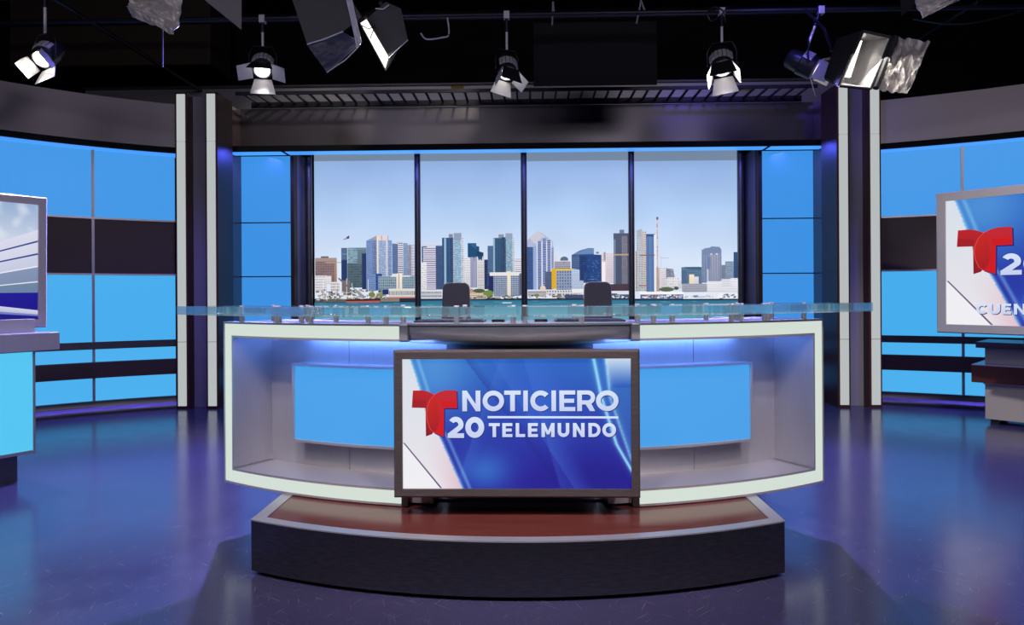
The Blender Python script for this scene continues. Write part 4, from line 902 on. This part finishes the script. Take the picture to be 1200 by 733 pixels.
def fresnel(label, u, v, Y, aim, scale=1.0, lit=True, energy=300, col=(1, 0.95, 0.88), spot=70, roll=0.0, zp=ZP, yp=None, doors=(38, 38, 38, 38), lean=0.0):
    c = atY(u, v, Y); q = (Vector(aim) - c).to_track_quat('Y', 'Z')
    Mx = Matrix.Translation(c) @ q.to_matrix().to_4x4() @ Matrix.Rotation(roll, 4, 'Y') @ Matrix.Scale(scale, 4)
    t = thing('studio_spotlight', label, 'lamp', tuple(c), 'spotlights on the grid')
    MB().lathe([(0.0, -0.24), (0.07, -0.24), (0.095, -0.21), (0.105, -0.10), (0.118, -0.09), (0.118, 0.055), (0.088, 0.06), (0.088, 0.02), (0.0, 0.02)], 28, 'Y').xf(Mx).build('housing', M['plastic'], t, smooth=True)
    for k in range(7):                                    # ribbed grey cooling shroud
        a0 = PI * (0.12 + 0.76 * k / 7); a1 = PI * (0.12 + 0.76 * (k + 0.82) / 7)
        MB().lathe([(0.118, -0.095), (0.134, -0.09), (0.134, 0.0), (0.118, 0.005)], 3, 'Y', a0, a1).xf(Mx).build('vent_fin', M['lamp_grey'], t)
    MB().lathe([(0.0, 0.048), (0.03, 0.046), (0.06, 0.040), (0.084, 0.030)], 28, 'Y').xf(Mx).build('lens', M['lens'] if lit else M['lens_dim'], t, smooth=True)
    MB().lathe([(0.084, 0.055), (0.100, 0.055), (0.100, 0.078), (0.084, 0.078), (0.084, 0.055)], 28, 'Y').xf(Mx).build('lens_ring', M['lamp_grey'], t, smooth=True)
    for k in range(4):                                    # barn doors: right, top, left, bottom
        ang = R(doors[k]); hw0, hw1, L = 0.095, 0.140 if k % 2 else 0.09, 0.17
        y0, r0 = 0.085, 0.105; y1, r1 = y0 + L * math.cos(ang), r0 + L * math.sin(ang)
        mm = Matrix.Rotation(-k * PI / 2, 4, 'Y')
        q0 = [(r0, y0, -hw0), (r0, y0, hw0), (r1, y1, hw1), (r1, y1, -hw1)]; q1 = [(x + 0.004, y - 0.002, z) for x, y, z in q0]
        MB().hexa(q0, q1).xf(Mx @ mm).build('barn_door', M['plastic'] if k == 1 else M['leaf'], t)
    top = Vector((c.x, yp if yp is not None else c.y, zp))
    ax = (Mx.to_3x3() @ Vector((1, 0, 0))).normalized(); ax.z = 0; ax.normalize()
    w_ = 0.150 * scale; yt = c + Vector((0, 0, 0.24 * scale))
    MB().tube([c - ax * w_, c - ax * w_ + Vector((0, 0, 0.14 * scale)), yt - ax * w_ * 0.7, yt + ax * w_ * 0.7, c + ax * w_ + Vector((0, 0, 0.14 * scale)), c + ax * w_], 0.009 * scale, 8).build('yoke', M['pipe'], t, smooth=True)
    MB().tube([c - ax * w_ * 1.12, c - ax * 0.1 * scale], 0.022 * scale, 10).build('knob', M['plastic'], t, smooth=True)
    tl_ = top + Vector((lean, 0, 0))
    MB().tube([yt, yt + (tl_ - yt) * 0.5], 0.014, 10).build('hanger_rod', M['chrome'], t, smooth=True)
    MB().tube([yt + (tl_ - yt) * 0.5, tl_], 0.020, 10).build('hanger_sleeve', M['pipe'], t, smooth=True)
    MB().box((tl_.x - 0.03, tl_.y - 0.035, zp - 0.05), (tl_.x + 0.03, tl_.y + 0.035, zp + 0.03)).build('clamp', M['lamp_grey'], t, bevel=0.006)
    if lit and energy:
        l = bpy.data.lights.new('spot_beam', 'SPOT'); l.energy = energy; l.color = col; l.spot_size = R(spot); l.spot_blend = 0.6; l.shadow_soft_size = 0.05 * scale
        lo = bpy.data.objects.new('spot_beam', l); C.objects.link(lo); lo.parent = t
        d = (Mx.to_3x3() @ Vector((0, 1, 0))).normalized()
        lo.location = d * 0.062 * scale; lo.rotation_euler = d.to_track_quat('-Z', 'Y').to_euler()
    return t
fresnel('lit spotlight with ribbed grey shroud high beside the left wall', 53, 66, 6.1, (-4.5, 3.3, 0.9), 0.85, energy=300, spot=95, roll=0.3, zp=4.22, doors=(15, 0, 25, 20))
fresnel('blazing spotlight with open doors above the left pillar', 308, 79, 7.0, (-1.9, 3.6, 0.2), 0.9, energy=700, spot=115, doors=(60, 5, 60, 40))
fresnel('lit spotlight with tilted doors above the middle of the skyline', 594, 82, 7.0, (0.2, 4.9, 0.1), 0.85, energy=250, spot=100, roll=-0.35, doors=(10, -10, 45, 35))
fresnel('lit spotlight beside the black flag, right of centre', 846, 76, 7.0, (1.7, 4.6, 0.1), 0.95, energy=500, spot=115, roll=0.2, doors=(20, -6, 20, 42))
fresnel('sideways spotlight with half-shut doors next to the silver softbox', 948, 78, 7.0, (5.2, 6.2, 2.2), 1.0, energy=60, roll=0.2, doors=(30, 30, 30, 45), lean=0.12)

# ------------------------------------------------------------------ softboxes and their flaps
def crumple(name, corners, m, parent, n=14, amp=0.03, seed=0, fr=5.0, thick=0.004, ragged=0.0):
    a, b, c, d = [Vector(p) for p in corners]; nrm = (b - a).cross(d - a).normalized()
    vs = []
    for j in range(n + 1):
        for i in range(n + 1):
            x, y = i / n, j / n
            if ragged and j == n: y = 1 + ragged * noise.noise(Vector((x * 4, seed, 0)))
            p = a * (1 - x) * (1 - y) + b * x * (1 - y) + c * x * y + d * (1 - x) * y
            q = Vector((x * fr, y * fr, seed * 3.7))
            h = abs(noise.noise(q)) * 1.2 + abs(noise.noise(q * 2.3)) * 0.6
            vs.append(p + nrm * (h - 0.4) * amp)
    fs = [(j * (n + 1) + i, j * (n + 1) + i + 1, (j + 1) * (n + 1) + i + 1, (j + 1) * (n + 1) + i) for j in range(n) for i in range(n)]
    me = bpy.data.meshes.new(name); me.from_pydata([tuple(v) for v in vs], [], fs); me.materials.append(m)
    o = bpy.data.objects.new(name, me); C.objects.link(o)
    if parent is not None:
        o.parent = parent; o.location = -parent.location
    s_ = o.modifiers.new('thickness', 'SOLIDIFY'); s_.thickness = thick
    return o
def quad_plate(q, nrm, th): return MB().hexa(q, [Vector(p) + nrm * th for p in q])
# right softbox: opening towards the viewer, body running back to the left
Yf, Yb = 6.0, 6.45
A, B, Cc, D = atY(1011.5, 37, Yf + 0.05), atY(1044, 44, Yf), atY(1020.5, 104, Yf - 0.1), atY(983.5, 100.5, Yf - 0.05)
A2, B2, C2, D2 = atY(982, 46, Yb), atY(1006, 50, Yb), atY(990, 96, Yb - 0.05), atY(967, 92, Yb - 0.05)
t = thing('softbox', 'open silver-lined softbox with a crinkled foil flap before the right pillar', 'softbox', tuple((A + Cc) / 2))
ctr = (A + B + Cc + D + A2 + B2 + C2 + D2) / 8
for q in ((A, B, B2, A2), (B, Cc, C2, B2), (Cc, D, D2, C2), (D, A, A2, D2), (A2, B2, C2, D2)):
    n_ = (q[1] - q[0]).cross(q[3] - q[0]).normalized(); mid = sum(q, Vector()) / 4
    if n_.dot(mid - ctr) < 0: n_ = -n_
    quad_plate([p + n_ * 0.004 for p in q], n_, 0.010).build('fabric_side', M['fabric'], t)
    if q[0] is A2 or True:
        qq = [p + (ctr - p) * 0.004 for p in q]; crumple('lining', qq, M['lining'], t, 8, 0.014, len(t.children), 3.0, 0.002)
for p0, p1 in ((A, B), (B, Cc), (Cc, D), (D, A)):
    MB().tube([p0, p1], 0.011, 8).build('rim', M['fabric'], t, smooth=True)
MB().tube([B + Vector((0.035, -0.01, 0)), Cc + Vector((0.035, -0.01, 0))], 0.025, 8).build('rim', M['fabric'], t, smooth=True)
T0, T1, T2, T3 = atY(1005.5, 47, 6.22), atY(1011, 47.5, 6.22), atY(997, 91, 6.12), atY(988.5, 89.5, 6.12)
for k in range(17):
    f0_, f1_ = (k + 0.15) / 17, (k + 0.65) / 17
    qa = [T0.lerp(T3, f0_), T1.lerp(T2, f0_), T1.lerp(T2, f1_), T0.lerp(T3, f1_)]
    MB().hexa(qa, [p + Vector((0, 0.03, 0)) for p in qa]).build('tube_segment', M['tube'], t)
crumple('foil_flap', (atY(1053, 44, 6.0), atY(1090, 49, 5.8), atY(1064, 111, 5.75), atY(1029, 104.5, 5.9)), M['foil'], t, 20, 0.05, 3, 3.2, 0.003)
mt = atY(975, 60, 6.5)
MB().tube([(mt.x, mt.y, mt.z), (mt.x - 0.03, mt.y + 0.1, mt.z + 0.25), (mt.x - 0.05, 7.0, ZP)], 0.016, 8).build('hanger', M['pipe'], t, smooth=True)
al = area('softbox_tubes', tuple((T0 + T2) / 2 + Vector((0.05, -0.25, 0))), (1.5, 3.0, 0.8), 0.25, 0.4, 8, (1, 0.95, 0.9)); al.parent = t; al.location = al.location - t.location
# left softbox seen from behind
Y1 = 5.0
t = thing('softbox', 'black fabric softbox seen from behind at the top left of centre', 'softbox', tuple(atY(383, 30, Y1)))
def Pq(l, Y): return [atY(u, v, Y) for u, v in l]
MB().prism(Pq([(338, -14), (360, 52), (402, 37), (424, 20), (404, -14)], Y1), Pq([(352, -14), (372, 42), (404, 30), (418, 16), (404, -14)], Y1 + 0.35)).build('body', M['fabric'], t)
crumple('skirt', (atY(360, 53, Y1 - 0.005), atY(402, 38, Y1 - 0.005), atY(424, 50, Y1 + 0.06), atY(383, 85, Y1 + 0.02)), M['navy'], t, 16, 0.022, 5, 1.6, 0.006)
MB().tube(Pq([(360, 52), (380, 46), (402, 37)], Y1 - 0.02), 0.006, 8).build('piping_cord', M['piping'], t, smooth=True)
MB().tube(Pq([(383, 85), (405, 70), (421, 54)], Y1 + 0.03), 0.004, 8).build('piping_cord', M['piping'], t, smooth=True)
crumple('strap', (atY(406, 0, Y1 - 0.02), atY(413, 0, Y1 - 0.02), atY(424, 50, Y1), atY(418, 56, Y1)), M['piping'], t, 8, 0.02, 9, 6, 0.004)
p = atY(400, -10, Y1 + 0.3); MB().tube([p, (p.x, 5.6, 3.86)], 0.016, 8).build('hanger', M['pipe'], t, smooth=True)
# tube lamp next to it
Y2 = 5.3
t = thing('tube_lamp', 'slanting bright tube lamp with black flaps beside the black softbox', 'lamp', tuple(atY(440, 50, Y2)))
MB().prism(Pq([(422.5, 27), (429.5, 22.5), (455.5, 67), (451.5, 80)], Y2), Pq([(422.5, 27), (429.5, 22.5), (455.5, 67), (451.5, 80)], Y2 + 0.03)).build('lit_tube', M['tube'], t)
MB().prism(Pq([(419, 24), (429, 18), (459, 67), (452, 83)], Y2 + 0.035), Pq([(425, 14), (440, 10), (466, 60), (456, 78)], Y2 + 0.25)).build('housing', M['plastic'], t)
MB().prism(Pq([(431, 21), (452, 2), (470, 10), (478, 47), (456.5, 67)], Y2 - 0.01), Pq([(431, 21), (452, 2), (470, 10), (478, 47), (456.5, 67)], Y2 - 0.002)).build('flap', M['fabric'], t)
MB().tube(Pq([(478, 47), (467, 57), (456, 68)], Y2 - 0.014), 0.004, 8).build('piping_cord', M['piping'], t, smooth=True)
MB().tube(Pq([(440, 10), (449, 11), (456, 6)], Y2 - 0.02), 0.006, 8).build('bracket', M['chrome'], t, smooth=True)
p = atY(446, 4, Y2 + 0.1); MB().tube([p, (p.x, 5.6, 3.86)], 0.016, 8).build('hanger', M['pipe'], t, smooth=True)
for k, (a, b, c_) in enumerate((((432, 24), (438, 34), (434, 45)), ((424, 30), (432, 34), (440, 30)))):
    MB().tube(Pq([a, b, c_], Y2 - 0.03), 0.004, 6).build('wire', M['plastic'], t)
al = area('tube_lamp_light', tuple(atY(440, 50, Y2 - 0.1)), (0.2, 2.6, 0.6), 0.06, 0.4, 12, (1, 0.95, 0.9)); al.parent = t; al.location = al.location - t.location
# foils and flags at the top edge
fo = crumple('foil_sheet', (atY(146, -16, 5.2), atY(216, -16, 5.2), atY(205, 41, 5.15), atY(152, 18, 5.2)), M['foil'], None, 22, 0.07, 11, 2.6, 0.003, 0.06); tag(fo, 'crumpled grey foil sheet hanging at the top left', 'foil')
fo = crumple('foil_sheet', (atY(1064, -16, 5.0), atY(1150, -16, 5.0), atY(1128, -2, 5.0), atY(1082, 21, 5.0)), M['foil'], None, 20, 0.05, 17, 2.6, 0.003); tag(fo, 'crumpled foil corner hanging at the top right', 'foil')
g = MB().prism(Pq([(215, -30), (283, -30), (283, 35), (241, 1)], 5.4), Pq([(215, -30), (283, -30), (283, 35), (241, 1)], 5.42)).build('grey_flag', M['grey_cloth']); tag(g, 'grey slanted flag corner between foil and spotlight', 'flag')
g = MB().prism(Pq([(1054, -20), (1085, -20), (1075, 3), (1056, 19)], 6.4), Pq([(1054, -20), (1085, -20), (1075, 3), (1056, 19)], 6.42)).build('black_flag', M['pipe']); tag(g, 'small black flag corner above the silver softbox', 'flag')
# loose cables
def cable(label, pts, Y, r=0.006, m='plastic'):
    P_ = []
    for i in range(len(pts) - 1):
        for k in range(6):
            f = k / 6.0; p0 = pts[max(i - 1, 0)]; p1 = pts[i]; p2 = pts[i + 1]; p3 = pts[min(i + 2, len(pts) - 1)]
            P_.append(tuple(0.5 * ((2 * p1[j]) + (-p0[j] + p2[j]) * f + (2 * p0[j] - 5 * p1[j] + 4 * p2[j] - p3[j]) * f * f + (-p0[j] + 3 * p1[j] - 3 * p2[j] + p3[j]) * f ** 3) for j in (0, 1)))
    P_.append(pts[-1])
    o = MB().tube([atY(u, v, Y) for u, v in P_], r, 6).build('cable', M[m], smooth=True); tag(o, label, 'cable', 'loose cables on the grid'); return o
cable('pale bent cable loop between tube lamp and centre lamp', [(524, 18), (526, 40), (518, 44), (500, 46), (493, 39)], 7.0, 0.008, 'piping')
cable('thin hanging wire below the left foil sheet', [(190.5, 33), (190.5, 60), (190.5, 79)], 5.17, 0.006, 'brown_duct')
cable('black cable coil hung beside the lamp right of the flag', [(852, 8), (845, 18), (833, 24), (830, 14), (838, 8), (848, 14), (850, 26)], 6.9, 0.008)
cable('black cable drooping along the right end of the grid', [(1070, 22), (1110, 28), (1150, 25), (1200, 12)], 6.6, 0.008)
for o in bpy.data.objects:
    if '_abs' in o: del o['_abs']
